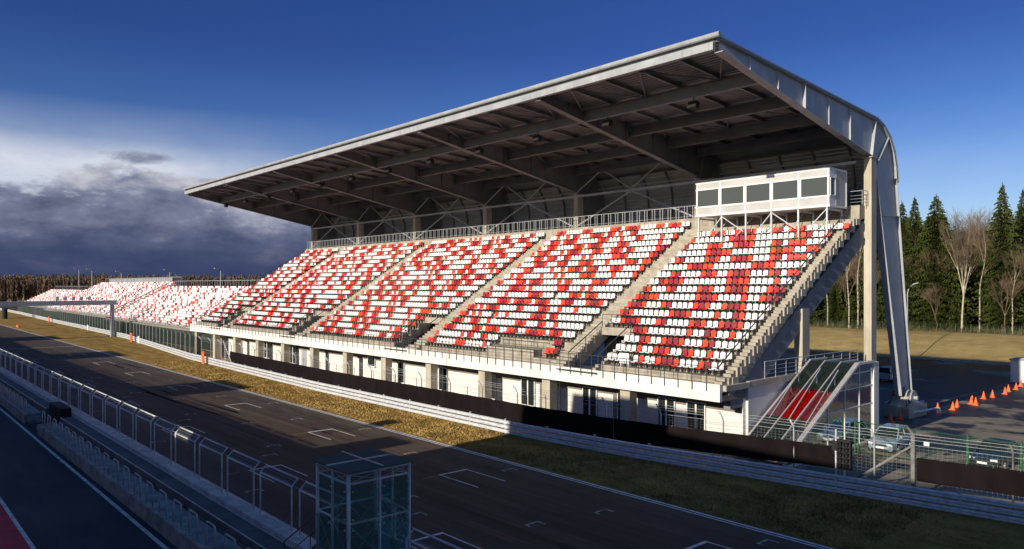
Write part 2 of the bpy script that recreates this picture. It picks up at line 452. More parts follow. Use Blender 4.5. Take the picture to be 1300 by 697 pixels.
# painted markings on the track
def markings():
    w = MB(); fa = MB(); ye = MB(); Z = .006
    def r(mb, x0, x1, y0, y1): mb.face([(x0, y0, Z), (x1, y0, Z), (x1, y1, Z), (x0, y1, Z)])
    r(w, -420, 80, 29.12, 29.24); r(w, -420, 80, 29.36, 29.52)
    r(w, -420, 80, 13.3, 13.45)
    r(fa, -147.5, -146.9, 13.6, 29.0)
    for k in range(-9, 3):
        X = -33.7 + 16.05 * k
        if X < -140: continue
        for X, y0, y1 in ((X, 24.45, 26.42), (X - 8.1, 16.9, 18.9)):
            r(w, X - .09, X + .09, y0, y1); r(w, X + .092, X + 3.4, y0, y0 + .09); r(w, X + .092, X + 3.4, y1 - .09, y1)
            r(ye, X + .02, X + .12, y0 - 1.15, y0 - .03)
        for dx, y0 in ((2.4, 25.8), (-6.4, 27.7), (-5.5, 20.3), (1.6, 22.15), (-3.0, 19.0), (4.2, 15.0)):
            r(fa, X + dx - .06, X + dx + .06, y0, y0 + .85); r(fa, X + dx + .062, X + dx + .5, y0 + .74, y0 + .85)
            r(fa, X + dx + .062, X + dx + .3, y0, y0 + .1)
    o = w.build('track_edge_lines_and_grid_boxes', 'line_white'); o['kind'] = 'structure'
    sk = MB(); rnd = random.Random(12)                # rubber laid on the asphalt and paving seams
    for i in range(34):
        x0 = rnd.uniform(-140, -12); L = rnd.uniform(6, 26); y = rnd.choice([17.4, 18.3, 25.0, 25.9, 20.5, 22.0]) + rnd.gauss(0, .5); cv = rnd.uniform(-.8, .8)
        for dy in (0, 1.55):
            n = 8
            for k in range(n):
                u, v = k / n, (k + 1) / n; ya, yb = y + dy + cv * u * u, y + dy + cv * v * v; w = .11
                sk.face([(x0 + L * u, ya - w, .003), (x0 + L * v, yb - w, .003), (x0 + L * v, yb + w, .003), (x0 + L * u, ya + w, .003)])
    for y in (16.9, 20.75, 24.6): r2 = .02; sk.face([(-300, y - r2, .0025), (80, y - r2, .0025), (80, y + r2, .0025), (-300, y + r2, .0025)])
    o = sk.build('rubber_marks', 'rubber_mark', fix=False); o['kind'] = 'structure'
    o = fa.build('faded_grid_marks', 'line_faint'); o['kind'] = 'structure'
    o = ye.build('yellow_grid_ticks', 'line_yellow'); o['kind'] = 'structure'
    p = MB(); p.face([(-420, 9.32, Z), (80, 9.32, Z), (80, 9.5, Z), (-420, 9.5, Z)]); p.face([(-200, 5.34, Z), (40, 5.34, Z), (40, 5.5, Z), (-200, 5.5, Z)])
    o = p.build('pit_lane_lines', 'line_white'); o['kind'] = 'structure'
markings()

# ------------------------------------------------------------------ pit wall
def pit_wall():
    t = thing('pit_wall', (-30, 11, 0), 'stepped concrete pit wall with steel hoop rails between the pit lane and the race track', 'wall')
    cop = MB(); led = MB(); plat = MB(); gap = MB(); ln = MB()
    def run(x0, x1, mb, y0, y1, z0, z1, n=None):
        # cast in lengths with narrow joints
        x = x0
        while x < x1 - .01:
            e = min(x + 3.58, x1); mb.box(x + .008, e - .008, y0, y1, z0, z1); x = e
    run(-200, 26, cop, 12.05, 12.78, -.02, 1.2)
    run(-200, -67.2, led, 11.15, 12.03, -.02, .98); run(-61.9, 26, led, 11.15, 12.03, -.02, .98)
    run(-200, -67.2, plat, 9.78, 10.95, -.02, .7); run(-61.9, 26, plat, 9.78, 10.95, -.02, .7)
    gap.box(-200, -67.25, 10.952, 11.148, -.02, .5); gap.box(-61.85, 26, 10.952, 11.148, -.02, .5)
    gap.box(-67.2, -61.9, 9.8, 12.0, -.02, .12)
    for k in range(2): plat.box(-62.9 - .4 * k, -62.5 - .4 * k, 9.95, 10.9, .12, .5 - .19 * k); plat.box(-67.15 + .4 * k, -66.75 + .4 * k, 9.95, 10.9, .12, .5 - .19 * k)
    x = -60
    while x < 20:                        # drain kerb and pipe lying in the joint
        led.box(x, x + random.uniform(1.2, 3.4), 10.98, 11.1, .5, .74); x += 3.7
    ln.tube([(-200, 12.0, 1.0), (-67.2, 12.0, 1.0)], .018, 5); ln.tube([(-61.9, 12.0, 1.0), (26, 12.0, 1.0)], .018, 5)
    ln.tube([(-200, 11.2, 1.02), (-67.2, 11.2, 1.02)], .02, 5); ln.tube([(-61.9, 11.2, 1.02), (26, 11.2, 1.02)], .02, 5)
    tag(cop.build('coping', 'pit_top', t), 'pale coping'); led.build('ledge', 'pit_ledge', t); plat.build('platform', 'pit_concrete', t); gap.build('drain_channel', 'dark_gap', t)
    ln.build('edge_pipe', 'galv', t)
    xs = [-32.03 + 1.915 * k for k in range(-15, 22)] + [-68.2 - 1.9 * k for k in range(9)]
    for x in xs:
        h = MB(); y = 9.97; a = .46
        pts = [(x - a, y, .70), (x - a, y, 1.55)] + [(x - a + .15 * (1 - math.cos(q)), y, 1.55 + .15 * math.sin(q)) for q in (R(30), R(60), R(90))] + \
              [(x + a - .15 * (1 - math.cos(q)), y, 1.55 + .15 * math.sin(q)) for q in (R(90), R(60), R(30))] + [(x + a, y, 1.55), (x + a, y, .70)]
        h.tube(pts, .04, 7)
        for s in (-1, 1): h.box(x + s * a - .09, x + s * a + .09, y - .09, y + .09, .702, .72)
        h.build('hoop_rail', 'galv_dull', t, smooth=True)
    # steel cabinet standing in the opening
    c = MB(); c.box(-66.6, -62.6, 11.3, 12.03, .12, 1.55); c.box(-65.9, -63.9, 11.22, 11.298, .3, 1.4)
    o = c.build('electrical_cabinet', 'black', origin=(-64.6, 11.6, .12)); tag(o, 'dark steel cabinet standing in the gap of the pit wall steps', 'cabinet')
pit_wall()

# debris fence panels on the pit wall: one thing per panel
def fence_panels():
    def make(x, first):
        t = thing('safety_fence', (x, 12.47, 1.2), '', 'mesh fence', 'mesh fences along the pit wall')
        f = MB(); y = 12.47; L = 2.9; r = .036
        for xx in (x, x + L):
            f.tube([(xx, y, 1.2), (xx, y, 2.95), (xx, y + .25, 3.2)], r, 7)
            f.box(xx - .1, xx + .1, y - .1, y + .1, 1.202, 1.22)
        for (yy, zz) in ((y, 1.32), (y, 2.93), (y + .25, 3.2)): f.tube([(x, yy, zz), (x + L, yy, zz)], r * .85, 6)
        f.build('frame', 'galv', t, smooth=True)
        n = MB()
        n.face([(x, y, 1.33), (x + L, y, 1.33), (x + L, y, 2.92), (x, y, 2.92)]); n.face([(x, y, 2.94), (x + L, y, 2.94), (x + L, y + .25, 3.19), (x, y + .25, 3.19)])
        n.build('wire_mesh', 'mesh_pit', t)
        return t
    src = make(-26.02, True); tr = tree_of(src)
    for k in range(-30, 8):
        x = -26.02 + 3.58 * k
        if k == 1: continue
        t = src if k == 0 else copy_tree(src, tr)
        t.location.x = x
        if k <= 0:
            i = 1 - k
            t['label'] = ('framed mesh fence on the pit wall, %s to the left of the glass tower' % ORD[i]) if i <= 30 else 'framed mesh fence at the far end of the pit wall row'
            if i == 1: t['label'] = 'framed mesh fence on the pit wall, its right end behind the glass tower'
        else:
            t['label'] = 'framed mesh fence on the pit wall, %s to the right of the glass tower' % ORD[k - 1]
    w = MB()
    for yy, zz in ((12.47, 2.99), (12.72, 3.24)): w.tube([(-135, yy, zz), (8, yy, zz)], .008, 4)
    tag(w.build('tension_cable', 'galv_dull', origin=(-26, 12.6, 3)), 'pair of thin steel cables tying the pit wall fence panels together', 'cable')
fence_panels()

# glass marshal tower
def tower():
    t = thing('glass_tower', (-20.9, 12.2, 1.2), 'small steel framed glass tower with a flat glass roof standing on the pit wall', 'tower')
    x0, x1, y0, y1 = -21.9, -19.9, 11.1, 13.25; xm, ym = (x0 + x1) / 2, (y0 + y1) / 2; zt = 4.82
    for (x, y) in ((x0, y0), (xm, y0), (x1, y0), (x1, ym), (x1, y1), (xm, y1), (x0, y1), (x0, ym)):
        p = MB(); r = .055 if (x in (x0, x1) and y in (y0, y1)) else .042
        p.tube([(x, y, .0 if y > 12.8 else .72), (x, y, zt + .1)], r, 8); p.build('post', 'galv', t, smooth=True)
    def bar(p, q, r=.035, nm='cross_rail', n=6):
        k = MB(); k.tube([p, q], r, n); k.build(nm, 'galv', t, smooth=True)
    for z in (2.24, 3.42, 4.62):
        for p, q in (((x0, y0), (x1, y0)), ((x1, y0), (x1, y1)), ((x1, y1), (x0, y1)), ((x0, y1), (x0, y0))):
            bar((*p, z), (*q, z))
            if z > 4: bar((*p, z + .28), (*q, z + .28), .03)
    bar((xm, y0, 4.9), (xm, y1, 4.9), .03); bar((x0, ym, 4.9), (x1, ym, 4.9), .03)
    for (p, q) in (((x1, y0), (x1, ym)), ((x1, ym), (x1, y1)), ((x0, y0), (xm, y0)), ((xm, y0), (x1, y0)), ((x0, y1), (xm, y1)), ((xm, y1), (x1, y1)), ((x0, y0), (x0, ym)), ((x0, ym), (x0, y1))):
        for za, zb in ((2.26, 3.40), (4.64, 4.88)):
            bar((*p, za), (*q, zb), .008, 'brace_rod', 4); bar((*p, zb), (*q, za), .008, 'brace_rod', 4)
    def pane(p, q, z0, z1, off):
        g = MB(); (ax, ay), (bx, by) = p, q; dx, dy = bx - ax, by - ay; L = math.hypot(dx, dy); ux, uy = dx / L, dy / L; nx, ny = uy * off, -ux * off
        for e in (0, .012):
            k = 1 + e / .07
            g.face([(ax + ux * .05 + nx * k, ay + uy * .05 + ny * k, z0), (bx - ux * .05 + nx * k, by - uy * .05 + ny * k, z0), (bx - ux * .05 + nx * k, by - uy * .05 + ny * k, z1), (ax + ux * .05 + nx * k, ay + uy * .05 + ny * k, z1)])
            break
        o = g.build('glass_pane', 'glass_tower', t)
        for u in (.09, L - .09):
            for z in (z0 + .12, z1 - .12):
                f = MB(); c = (ax + ux * u + nx, ay + uy * u + ny, z); f.tube([c, (c[0] + nx * .6, c[1] + ny * .6, z)], .026, 8); f.build('bolt_fitting', 'aluminium', o)
    for p, q in (((x0, y0), (xm, y0)), ((xm, y0), (x1, y0)), ((x1, y0), (x1, ym)), ((x1, ym), (x1, y1)), ((x1, y1), (xm, y1)), ((xm, y1), (x0, y1)), ((x0, y1), (x0, ym)), ((x0, ym), (x0, y0))):
        pane(p, q, 1.25, 3.36, .07)
        if p != (x0, y0): pane(p, q, 3.44, 4.52, .07)
    fl = MB(); fl.box(x0 + .02, x1 - .02, y0 + .02, y1 - .02, 2.28, 2.31); tag(fl.build('glass_floor', 'glass_tower', t))
    rf = MB(); rf.box(x0 - .36, x1 + .16, y0 - .14, y1 + .12, 4.98, 5.01); r = rf.build('glass_roof', 'glass_roof', t)
    sb = MB(); sb.box(xm - .12, xm - .07, y0 - .16, y1 + .14, 5.013, 5.045); sb.box(x0 - .38, x1 + .18, ym - .03, ym + .02, 5.047, 5.075)
    sb.build('seam_strip', 'aluminium', r)
    st = MB()          # access stair with dark handrails down to the pit lane
    for k in range(8): st.box(x0 - .35 - .28 * k, x0 - .09 - .28 * k, y0 + .05, ym - .1, 2.1 - .2 * k, 2.14 - .2 * k)
    st.obox((x0 - .1, y0 + .05, 2.2), (x0 - 2.4, y0 + .05, .7), .05, .2); st.obox((x0 - .1, ym - .1, 2.2), (x0 - 2.4, ym - .1, .7), .05, .2)
    for yy in (y0 + .02, ym - .08): st.tube([(x0 - .02, yy, 3.3), (x0 - 2.5, yy, 1.75), (x0 - 2.5, yy, .72)], .024, 6)
    for yy in (y0 + .02,): st.tube([(x0 - .02, yy, 2.8), (x0 - 2.5, yy, 1.25)], .016, 6)
    st.build('stair', 'rail_dark', t)
tower()

# ------------------------------------------------------------------ crash barrier, trackside fence, banners
def barrier():
    t = thing('crash_barrier', (-60, 34.6, 0), 'long galvanised steel crash barrier of stacked ribbed rails beside the dry grass strip', 'crash barrier')
    pts = [(x, y) for x, y in GR]
    fine = []
    for (x0, y0), (x1, y1) in zip(pts, pts[1:]):
        n = max(1, int(abs(x1 - x0) / 4)); fine += [(x0 + (x1 - x0) * i / n, y0 + (y1 - y0) * i / n) for i in range(n)]
    fine.append(pts[-1])
    prof = [(.02, .0), (-.05, .02), (-.095, .05), (-.095, .085), (-.01, .12), (-.01, .15), (-.095, .185), (-.095, .22), (-.05, .25), (.02, .27)]
    for z0 in (.06, .385, .71):
        m = MB(); n = len(prof)
        for x, y in fine:
            for dy, dz in prof: m.v.append((x, y + dy, z0 + dz))
        for i in range(len(fine) - 1):
            for j in range(n - 1):
                a = i * n + j; m.f.append((a, a + 1, a + 1 + n, a + n)); m.m.append(0)
        m.build('rail', 'galv', t)
    x = -196.0
    while x < 10:
        p = MB(); p.box(x, x + .1, gr_y(x) + .012, gr_y(x) + .16, -.05, 1.08); p.build('barrier_post', 'galv_dull', t); x += 4.0
        if len(t.children) > 60: break
barrier()
def white_plates():
    for x, mat, lab in ((-146.5, 'white_paint', 'white marker plate on the crash barrier'), (-172, 'black', 'dark marker plate on the crash barrier near the gantry post'), (-196, 'white_paint', 'white marker plate on the crash barrier beyond the gantry post')):
        m = MB(); y = gr_y(x); m.box(x - .5, x + .5, y - .16, y - .105, .02, 1.3); m.box(x - .45, x + .45, y - .104, y + .02, .1, 1.2)
        tag(m.build('marker_plate', mat, origin=(x, y, 0)), lab, 'marker')
    for (x, y, w, h, lab) in ((-101.5, 35.1, .42, 1.75, 'upright orange marker board leaning on the crash barrier'), (-100.0, 37.0, .3, 1.0, 'small orange marker board behind the crash barrier')):
        m = MB(); m.box(x - w, x + w, y - .25, y - .18, .05, h); m.box(x - w * .6, x + w * .6, y - .178, y - .1, 0, .5)
        tag(m.build('marker_board', 'orange', origin=(x, y, 0)), lab, 'marker')
    for (x, y, lab) in ((-246, 42.0, 'orange marker board at the far left end of the crash barrier'), (-150, 38.9, 'small orange marker behind the far fence')):
        m = MB(); m.box(x - .6, x + .6, y - .4, y - .3, .05, 1.7); m.box(x - .4, x + .4, y - .298, y - .2, 0, .6)
        tag(m.build('marker_board', 'orange', origin=(x, y, 0)), lab, 'marker')
    for i, x in enumerate((-223.2, -221.4)):
        m = MB(); m.lathe([(.34, 0), (.34, .05), (.26, .06), (.06, .8), (.03, .82)], x, 30.9, 10); m.box(x - .36, x + .36, 30.54, 31.26, 0, .04)
        tag(m.build('traffic_cone', 'orange', origin=(x, 30.9, 0)), 'far orange cone on the grass beside the track edge, %s of two' % ('left' if i == 0 else 'right'), 'traffic cone')
white_plates()

def track_fence():
    t = thing('trackside_fence', (-50, 36, 0), 'tall wire fence with bent steel posts between the crash barrier and the grandstand', 'fence')
    OFF = 1.25; xs = []; x = -108.0
    while x < -13.9: xs.append(x); x += 4.0
    xs += [-14.25, -10.2, -6.2, -2.2, 1.8]
    for x in xs:
        y = gr_y(x, OFF); p = MB(); th = x == -14.25
        if th:
            p.box(x - .09, x + .09, y - .09, y + .09, 0, 3.25); p.tube([(x, y, 3.25), (x - .25, y - .1, 3.6)], .06, 6)
            p.obox((x - .05, y - .05, 2.7), (x - 3.0, y - .3, .35), .1, .1)
        else:
            p.tube([(x, y, 0), (x, y, 2.75), (x, y - .1, 3.0), (x, y - .42, 3.35)], .05, 7)
        p.build('post', 'galv_dark' if x > -16 else 'galv_dull', t, smooth=not th)
    for x0, x1 in ((-108, -14.25), (-14.25, 1.8)):
        n = MB(); ws = [MB() for _ in range(5)]; st = [x for x in xs if x0 <= x <= x1]
        for a, b in zip(st, st[1:]):
            ya, yb = gr_y(a, OFF), gr_y(b, OFF)
            n.face([(a, ya, .1), (b, yb, .1), (b, yb, 2.75), (a, ya, 2.75)])
            n.face([(a, ya - .1, 2.98), (b, yb - .1, 2.98), (b, yb - .42, 3.33), (a, ya - .42, 3.33)])
            for w, (dy, z) in zip(ws, ((0, .12), (0, 2.72), (-.1, 2.98), (-.26, 3.16), (-.42, 3.34))): w.tube([(a, ya + dy, z), (b, yb + dy, z)], .008, 4)
        n.build('wire_mesh', 'mesh_track', t)
        for w in ws: w.build('tension_wire', 'galv', t)
    lad = MB()         # a braced end frame with a small ladder
    for dx in (0, .45): lad.tube([(-98.4 + dx, 36.6, 0), (-98.4 + dx, 36.6, 3.0)], .03, 6)
    for k in range(9): lad.tube([(-98.4, 36.6, .3 + .3 * k), (-97.95, 36.6, .3 + .3 * k)], .02, 5)
    lad.tube([(-98.9, 36.6, 3.2), (-94.4, 36.2, .2)], .06, 6)
    lad.build('ladder_brace', 'galv_dull', t)
    def banner(x0, x1, zb0, zb1, zt0, zt1, lab):
        b = MB(); n = int((x1 - x0) / 1.0); cols = []
        for i in range(n + 1):
            u = i / n; x = x0 + (x1 - x0) * u
            wob = .018 * math.sin(x * 2.1) + .012 * math.sin(x * 5.3)
            y = gr_y(x, OFF) - .08 + wob
            zt = zt0 + (zt1 - zt0) * u + .012 * math.sin(x * 3.14); zb = zb0 + (zb1 - zb0) * u + .02 * math.sin(x * 1.57)
            cols.append(((x, y, zb), (x, y - .02 * math.sin(x * 1.3), (zb + zt) / 2), (x, y, zt)))
        for a, c in zip(cols, cols[1:]):
            for j in range(2):
                b.face([a[j], c[j], c[j + 1], a[j + 1]])
                b.face([(p[0], p[1] + .012, p[2]) for p in (a[j], a[j + 1], c[j + 1], c[j])])
        for k in (0, -1):
            a = cols[k]; b.face([a[0], a[2], (a[2][0], a[2][1] + .012, a[2][2]), (a[0][0], a[0][1] + .012, a[0][2])])
        for a, c in zip(cols, cols[1:]):
            for j in (0, 2): b.face([a[j], c[j], (c[j][0], c[j][1] + .012, c[j][2]), (a[j][0], a[j][1] + .012, a[j][2])])
        o = b.build('banner', 'banner_cloth', origin=((x0 + x1) / 2, gr_y((x0 + x1) / 2, OFF), 1), fix=False)
        tag(o, lab, 'banner')
        e = MB()
        for i in range(0, n + 1): e.tube([(cols[i][2][0], cols[i][2][1] - .004, cols[i][2][2] - .05), (cols[i][2][0], cols[i][2][1] + .08, cols[i][2][2] + .03)], .008, 4)
        k = e.build('tie', 'galv', None, origin=((x0 + x1) / 2, gr_y((x0 + x1) / 2, OFF), 1)); k.parent = o; k.location = (0, 0, 0)
    banner(-96.2, -31.4, .63, .66, 2.04, 2.04, 'long plain black banner on the trackside fence in front of the white building')
    banner(-31.35, -17.9, .66, 1.02, 2.04, 2.18, 'plain black banner on the fence below the grandstand end and glass canopy')
    banner(-14.1, 1.6, 1.0, 1.15, 2.15, 2.25, 'plain black banner on the fence at the bottom right in front of the parked cars')
track_fence()

def signal():
    y = gr_y(-17.3, .95); x = -17.3
    t = thing('track_signal', (x, y, 0), 'black trackside signal with stacked hooded lamps on a steel post between two banners', 'signal light')
    p = MB(); p.tube([(x - .45, y, 0), (x - .45, y, 3.1)], .045, 7); p.tube([(x, y, 0), (x, y, 1.2)], .06, 7); p.build('post', 'galv', t)
    b = MB(); b.box(x - .35, x + .35, y - .12, y + .12, 1.1, 2.6); b.box(x - .62, x - .36, y - .1, y + .1, 2.0, 2.5); b.build('lamp_box', 'black', t)
    for k in range(5):
        for s in (-.16, .17):
            h = MB(); z = 1.28 + .28 * k; h.tube([(x + s, y - .12, z), (x + s, y - .26, z + .01)], .10, 10, cap=False); h.box(x + s - .12, x + s + .12, y - .38, y - .12, z + .105, z + .12); h.build('lamp_hood', 'black', t)
signal()

# tall fence in front of the far stands
def far_fence():
    t = thing('debris_fence', (-170, 41, 0), 'long dark netting fence with many thin posts in front of the far open stands', 'fence')
    xs = [-112 - 3.0 * i for i in range(62)]
    for x in xs:
        p = MB(); y = gr_y(x, 1.4); p.tube([(x, y, 0), (x, y, 3.2), (x, y - .35, 3.6)], .05, 5); p.build('post', 'galv_dull', t)
    n = MB()
    for a, b in zip(xs, xs[1:]):
        ya, yb = gr_y(a, 1.4), gr_y(b, 1.4); n.face([(a, ya, .2), (b, yb, .2), (b, yb, 3.2), (a, ya, 3.2)])
    n.build('netting', 'mesh_far', t)
far_fence()
def gantry():
    t = thing('gantry', (-168, 40, 0), 'grey steel goal post gantry spanning the far end of the race track', 'gantry')
    y1 = gr_y(-168) - .8
    for y in (y1, 11.5):
        p = MB(); p.box(-168.4, -167.6, y - .3, y + .3, 0, 6.6); p.build('upright', 'steel_light', t)
    b = MB(); b.box(-168.6, -167.4, 9.0, y1 + .7, 6.602, 7.5); b.build('crossbeam', 'steel', t)
    c = MB(); c.box(-168.9, -168.62, 20, y1 - 3, 7.0, 7.2)
    for k in range(5): c.box(-169.0, -168.62, 30 + 1.4 * k - .25, 30 + 1.4 * k + .25, 7.6, 8.3)
    c.build('lamp_rack', 'galv_dull', t)
gantry()
def far_lamps():
    for i, (x, y, h) in enumerate(((-300, 60, 16), (-262, 56, 15), (-236, 58, 14), (-205, 62, 14), (-180, 66, 14))):
        t = thing('street_lamp', (x, y, 0), 'thin lamp post beyond the far stands, %s from the left' % ORD[i + 1], 'street lamp', 'lamp posts beyond the far stands')
        p = MB(); p.tube([(x, y, 0), (x, y, h), (x + .3, y - .8, h + .6)], .11, 6, r2=.06); p.build('pole', 'galv_dull', t)
        l = MB(); l.box(x, x + .6, y - 1.6, y - .7, h + .5, h + .7); l.build('lamp_head', 'steel_light', t)
    x, y, z0, _r = far(-41.5, 111.5)
    t = thing('street_lamp', (x, y, z0), 'pale curved street lamp on the grass bank right of the slanting steel leg', 'street lamp')
    p = MB(); p.tube([(x, y, z0 - .2), (x, y, 9.2), (x + .15, y, 9.9), (x + .55, y, 10.5), (x + 1.1, y, 10.8)], .10, 7, r2=.055); p.build('pole', 'steel_light', t, smooth=True)
    l = MB(); l.obox((x + .9, y, 10.75), (x + 1.75, y, 11.0), .32, .16); l.build('lamp_head', 'steel_light', t)
far_lamps()
def tyre_stacks():
    for i in range(3):
        x, y = -286 + 2.6 * i, 36.2 - .3 * i; m = MB(); pr = []
        for k in range(10): pr += [(.55, .33 * k), (.75, .33 * k + .06), (.75, .33 * k + .26), (.55, .33 * k + .32)]
        m.lathe([(0, 0)] + pr + [(0, 3.3)], x, y, 12)
        tag(m.build('tyre_stack', 'rubber', origin=(x, y, 0)), 'tall stack of black tyres at the far left edge under the gantry, %s of three' % ORD[i + 1], 'tyre stack', 'far tyre stacks')
tyre_stacks()
# ------------------------------------------------------------------ grandstand
XL, XR = -117.3, -24.75
FR = [-24.55 - 15.4 * k for k in range(7)]           # main frames
def tread(j): return 5.0 + .589 * j
def ry(j): return 39.35 + .943 * j                    # riser position of row j
HOLES = [(-38.1, -35.3), (-61.6, -58.85), (-85.0, -82.25), (-108.4, -105.65)]
AISLES = [(-39.75, -38.12), (-58.83, -57.0), (-82.2, -80.3), (-105.6, -103.75)]
gs = thing('grandstand', (-70, 45, 0), 'large covered grandstand with sloping steel roof, stepped concrete terrace and white ground floor', 'grandstand')

def terrace():
    def prof(j0):
        p = [(ry(j0), 4.6 if j0 == 0 else tread(j0) - .45)]
        for j in range(j0, 19):
            p += [(ry(j), tread(j)), (ry(j + 1), tread(j))]
        p += [(ry(19), 16.7), (60.2, 16.7), (60.2, 16.35), (ry(19) - .2, 16.35 - .9)]
        if j0 == 0: p += [(ry(0) + .5, 4.0), (ry(0), 4.0)]
        else: p += [(ry(j0) + .3, tread(j0) - .46)]
        return p
    cuts = [XL]
    for a, b in sorted(HOLES): cuts += [a, b]
    cuts.append(XR)
    m = MB()
    for i in range(len(cuts) - 1):
        m.prism(prof(4 if i % 2 else 0), cuts[i], cuts[i + 1])
    # walkway behind the parapet
    m.box(XL, XR, 38.62, 39.348, 4.2, 4.62)
    m.build('terrace', 'concrete', gs)
    # wheelchair platform let into the lowest rows
    p = MB(); p.box(-47.6, -41.9, 39.36, ry(2) - .004, 4.62, 5.57); p.build('platform', 'concrete_step', gs)
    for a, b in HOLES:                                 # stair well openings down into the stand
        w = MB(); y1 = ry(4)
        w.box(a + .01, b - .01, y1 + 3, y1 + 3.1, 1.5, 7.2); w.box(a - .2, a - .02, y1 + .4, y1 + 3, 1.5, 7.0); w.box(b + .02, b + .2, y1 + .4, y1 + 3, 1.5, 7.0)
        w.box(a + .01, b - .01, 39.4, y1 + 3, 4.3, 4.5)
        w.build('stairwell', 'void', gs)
        l = MB(); l.box(a - .25, b + .3, y1 - .12, y1 - .01, tread(4) - .55, tread(4) + .04); l.build('lintel', 'concrete_step', gs)
        d = MB(); d.box(a - .1, b + .9, 38.12, 38.36, 4.50, 4.56); d.build('drip_tray', 'rail_dark', gs)
    for i, (a, b) in enumerate(AISLES + [(-25.38, -24.86), (-35.25, -34.95)]):   # stair blocks in the aisles and at the end
        s = MB()
        for j in range(0, 4 if i == 5 else 19):
            z0 = tread(j - 1) if j else 4.62
            s.prism([(ry(j) - .56, z0 + .002), (ry(j) - .56, z0 + .2), (ry(j) - .28, z0 + .2), (ry(j) - .28, z0 + .395), (ry(j) - .002, z0 + .395), (ry(j) - .002, z0 + .002)], a, b)
        s.build('aisle_steps', 'concrete_step', gs)
    e = MB()                                           # white stepped end blocks on the outer edge
    for j in range(0, 19):
        e.box(XR + .002, XR + .05, ry(j) + .35, ry(j + 1) + .06, tread(j) - .45, tread(j) + .02)
    e.build('end_blocks', 'concrete_col', gs)
    for X in FR:
        r = MB(); r.prism([(39.6, 3.9), (57.2, 14.9), (59.2, 16.2), (59.2, 14.6), (57.5, 13.4), (41.2, 3.1), (39.6, 3.1)], X - .72, X - .26)
        r.build('raker_beam', 'concrete_shaded', gs)
        c = MB(); c.box(X - .7, X - .1, 48.2, 49.2, 0, 9.0); c.build('column', 'concrete_col', gs)
        c = MB(); c.box(X - .28, X + .3, 58.2, 59.1, 0, 20.35); c.box(X - .45, X + .45, 58.0, 59.3, 20.352, 20.42); c.build('column', 'concrete_col', gs)
terrace()

def parapet():
    m = MB(); m.prism([(38.37, 3.65), (38.62, 3.65), (38.62, 4.55), (38.55, 4.70), (38.37, 4.70)], XL, XR); m.build('parapet', 'white_wall', gs)
    s = MB(); s.box(XL, XR, 38.625, 41.2, 3.66, 4.0); s.build('soffit_slab', 'grey_brown', gs)
    d = MB(); d.box(XR - .3, XR + .22, 41.3, 57.0, 4.3, 4.66); d.box(XR + .004, XR + .24, 38.7, 41.28, 4.28, 4.62)
    d.build('deck_slab', 'concrete_col', gs)
    for k in range(12):
        x = -32.5 - 7.65 * k
        c = MB(); c.box(x - .42, x + .42, 39.0, 39.75, 0, 3.655); c.build('column', 'concrete_col', gs)
    w = MB(); w.box(-109.4, XR - .05, 41.0, 41.3, 0, 3.66)
    w.build('wall', 'siding', gs)
    e = MB(); e.box(XR - .06, XR + .12, 41.31, 57, 0, 4.29); e.build('end_wall', 'white_wall', gs); e = MB(); e.box(-109.4, -109.1, 41.31, 57, 0, 3.66); e.build('end_wall', 'white_wall', gs)
    g = MB(); g.box(-109.4, XR - .1, 40.93, 40.998, 2.72, 3.65); g.build('facade_band', 'grey_brown', gs)  # flat grey-brown band along the top of the facade wall
    spec = [(-31.15, -29.85, .4, 2.95, 2), (-28.8, -27.5, .3, 2.95, 2), (-44.95, -43.45, .9, 2.95, 2), (-38.1, -36.8, .9, 2.95, 2), (-34.7, -34.15, .5, 2.9, 1),
            (-49.05, -48.3, .9, 2.9, 1), (-41.2, -40.6, .9, 2.95, 1), (-95.8, -94.2, 1.0, 3.0, 2), (-88.0, -86.5, .9, 3.0, 2), (-69.2, -67.8, 2.1, 3.0, 1), (-56.4, -55.2, .9, 2.9, 2), (-63.2, -62.3, .9, 2.9, 1)]
    for x0, x1, z0, z1, n in spec:
        f = MB(); y0, y1 = 40.86, 40.925
        f.box(x0 - .07, x1 + .07, y0, y1, z0 - .07, z0); f.box(x0 - .07, x1 + .07, y0, y1, z1, z1 + .07)
        f.box(x0 - .07, x0, y0, y1, z0, z1); f.box(x1, x1 + .07, y0, y1, z0, z1)
        for i in range(1, n): c = x0 + (x1 - x0) * i / n; f.box(c - .06, c + .06, y0, y1, z0, z1)
        f.box(x0 - .12, x1 + .12, y0 - .1, y0 + .04, z0 - .13, z0 - .072)
        o = f.build('window', 'white_paint', gs)
        p = MB(); p.box(x0, x1, 40.90, 40.929, z0, z1); p.build('pane', 'glass_dark', o)
    d = MB(); d.box(-84.9, -83.7, 40.9, 40.99, 0, 2.7); d.build('door', 'steel', gs)
    for k in range(11):                                # grey downpipes beside the columns
        x = -34.9 - 7.65 * k; q = MB(); q.box(x - .28, x + .28, 40.90, 40.928, 0, 2.715); q.build('wall_panel', 'grey_brown', gs)
parapet()

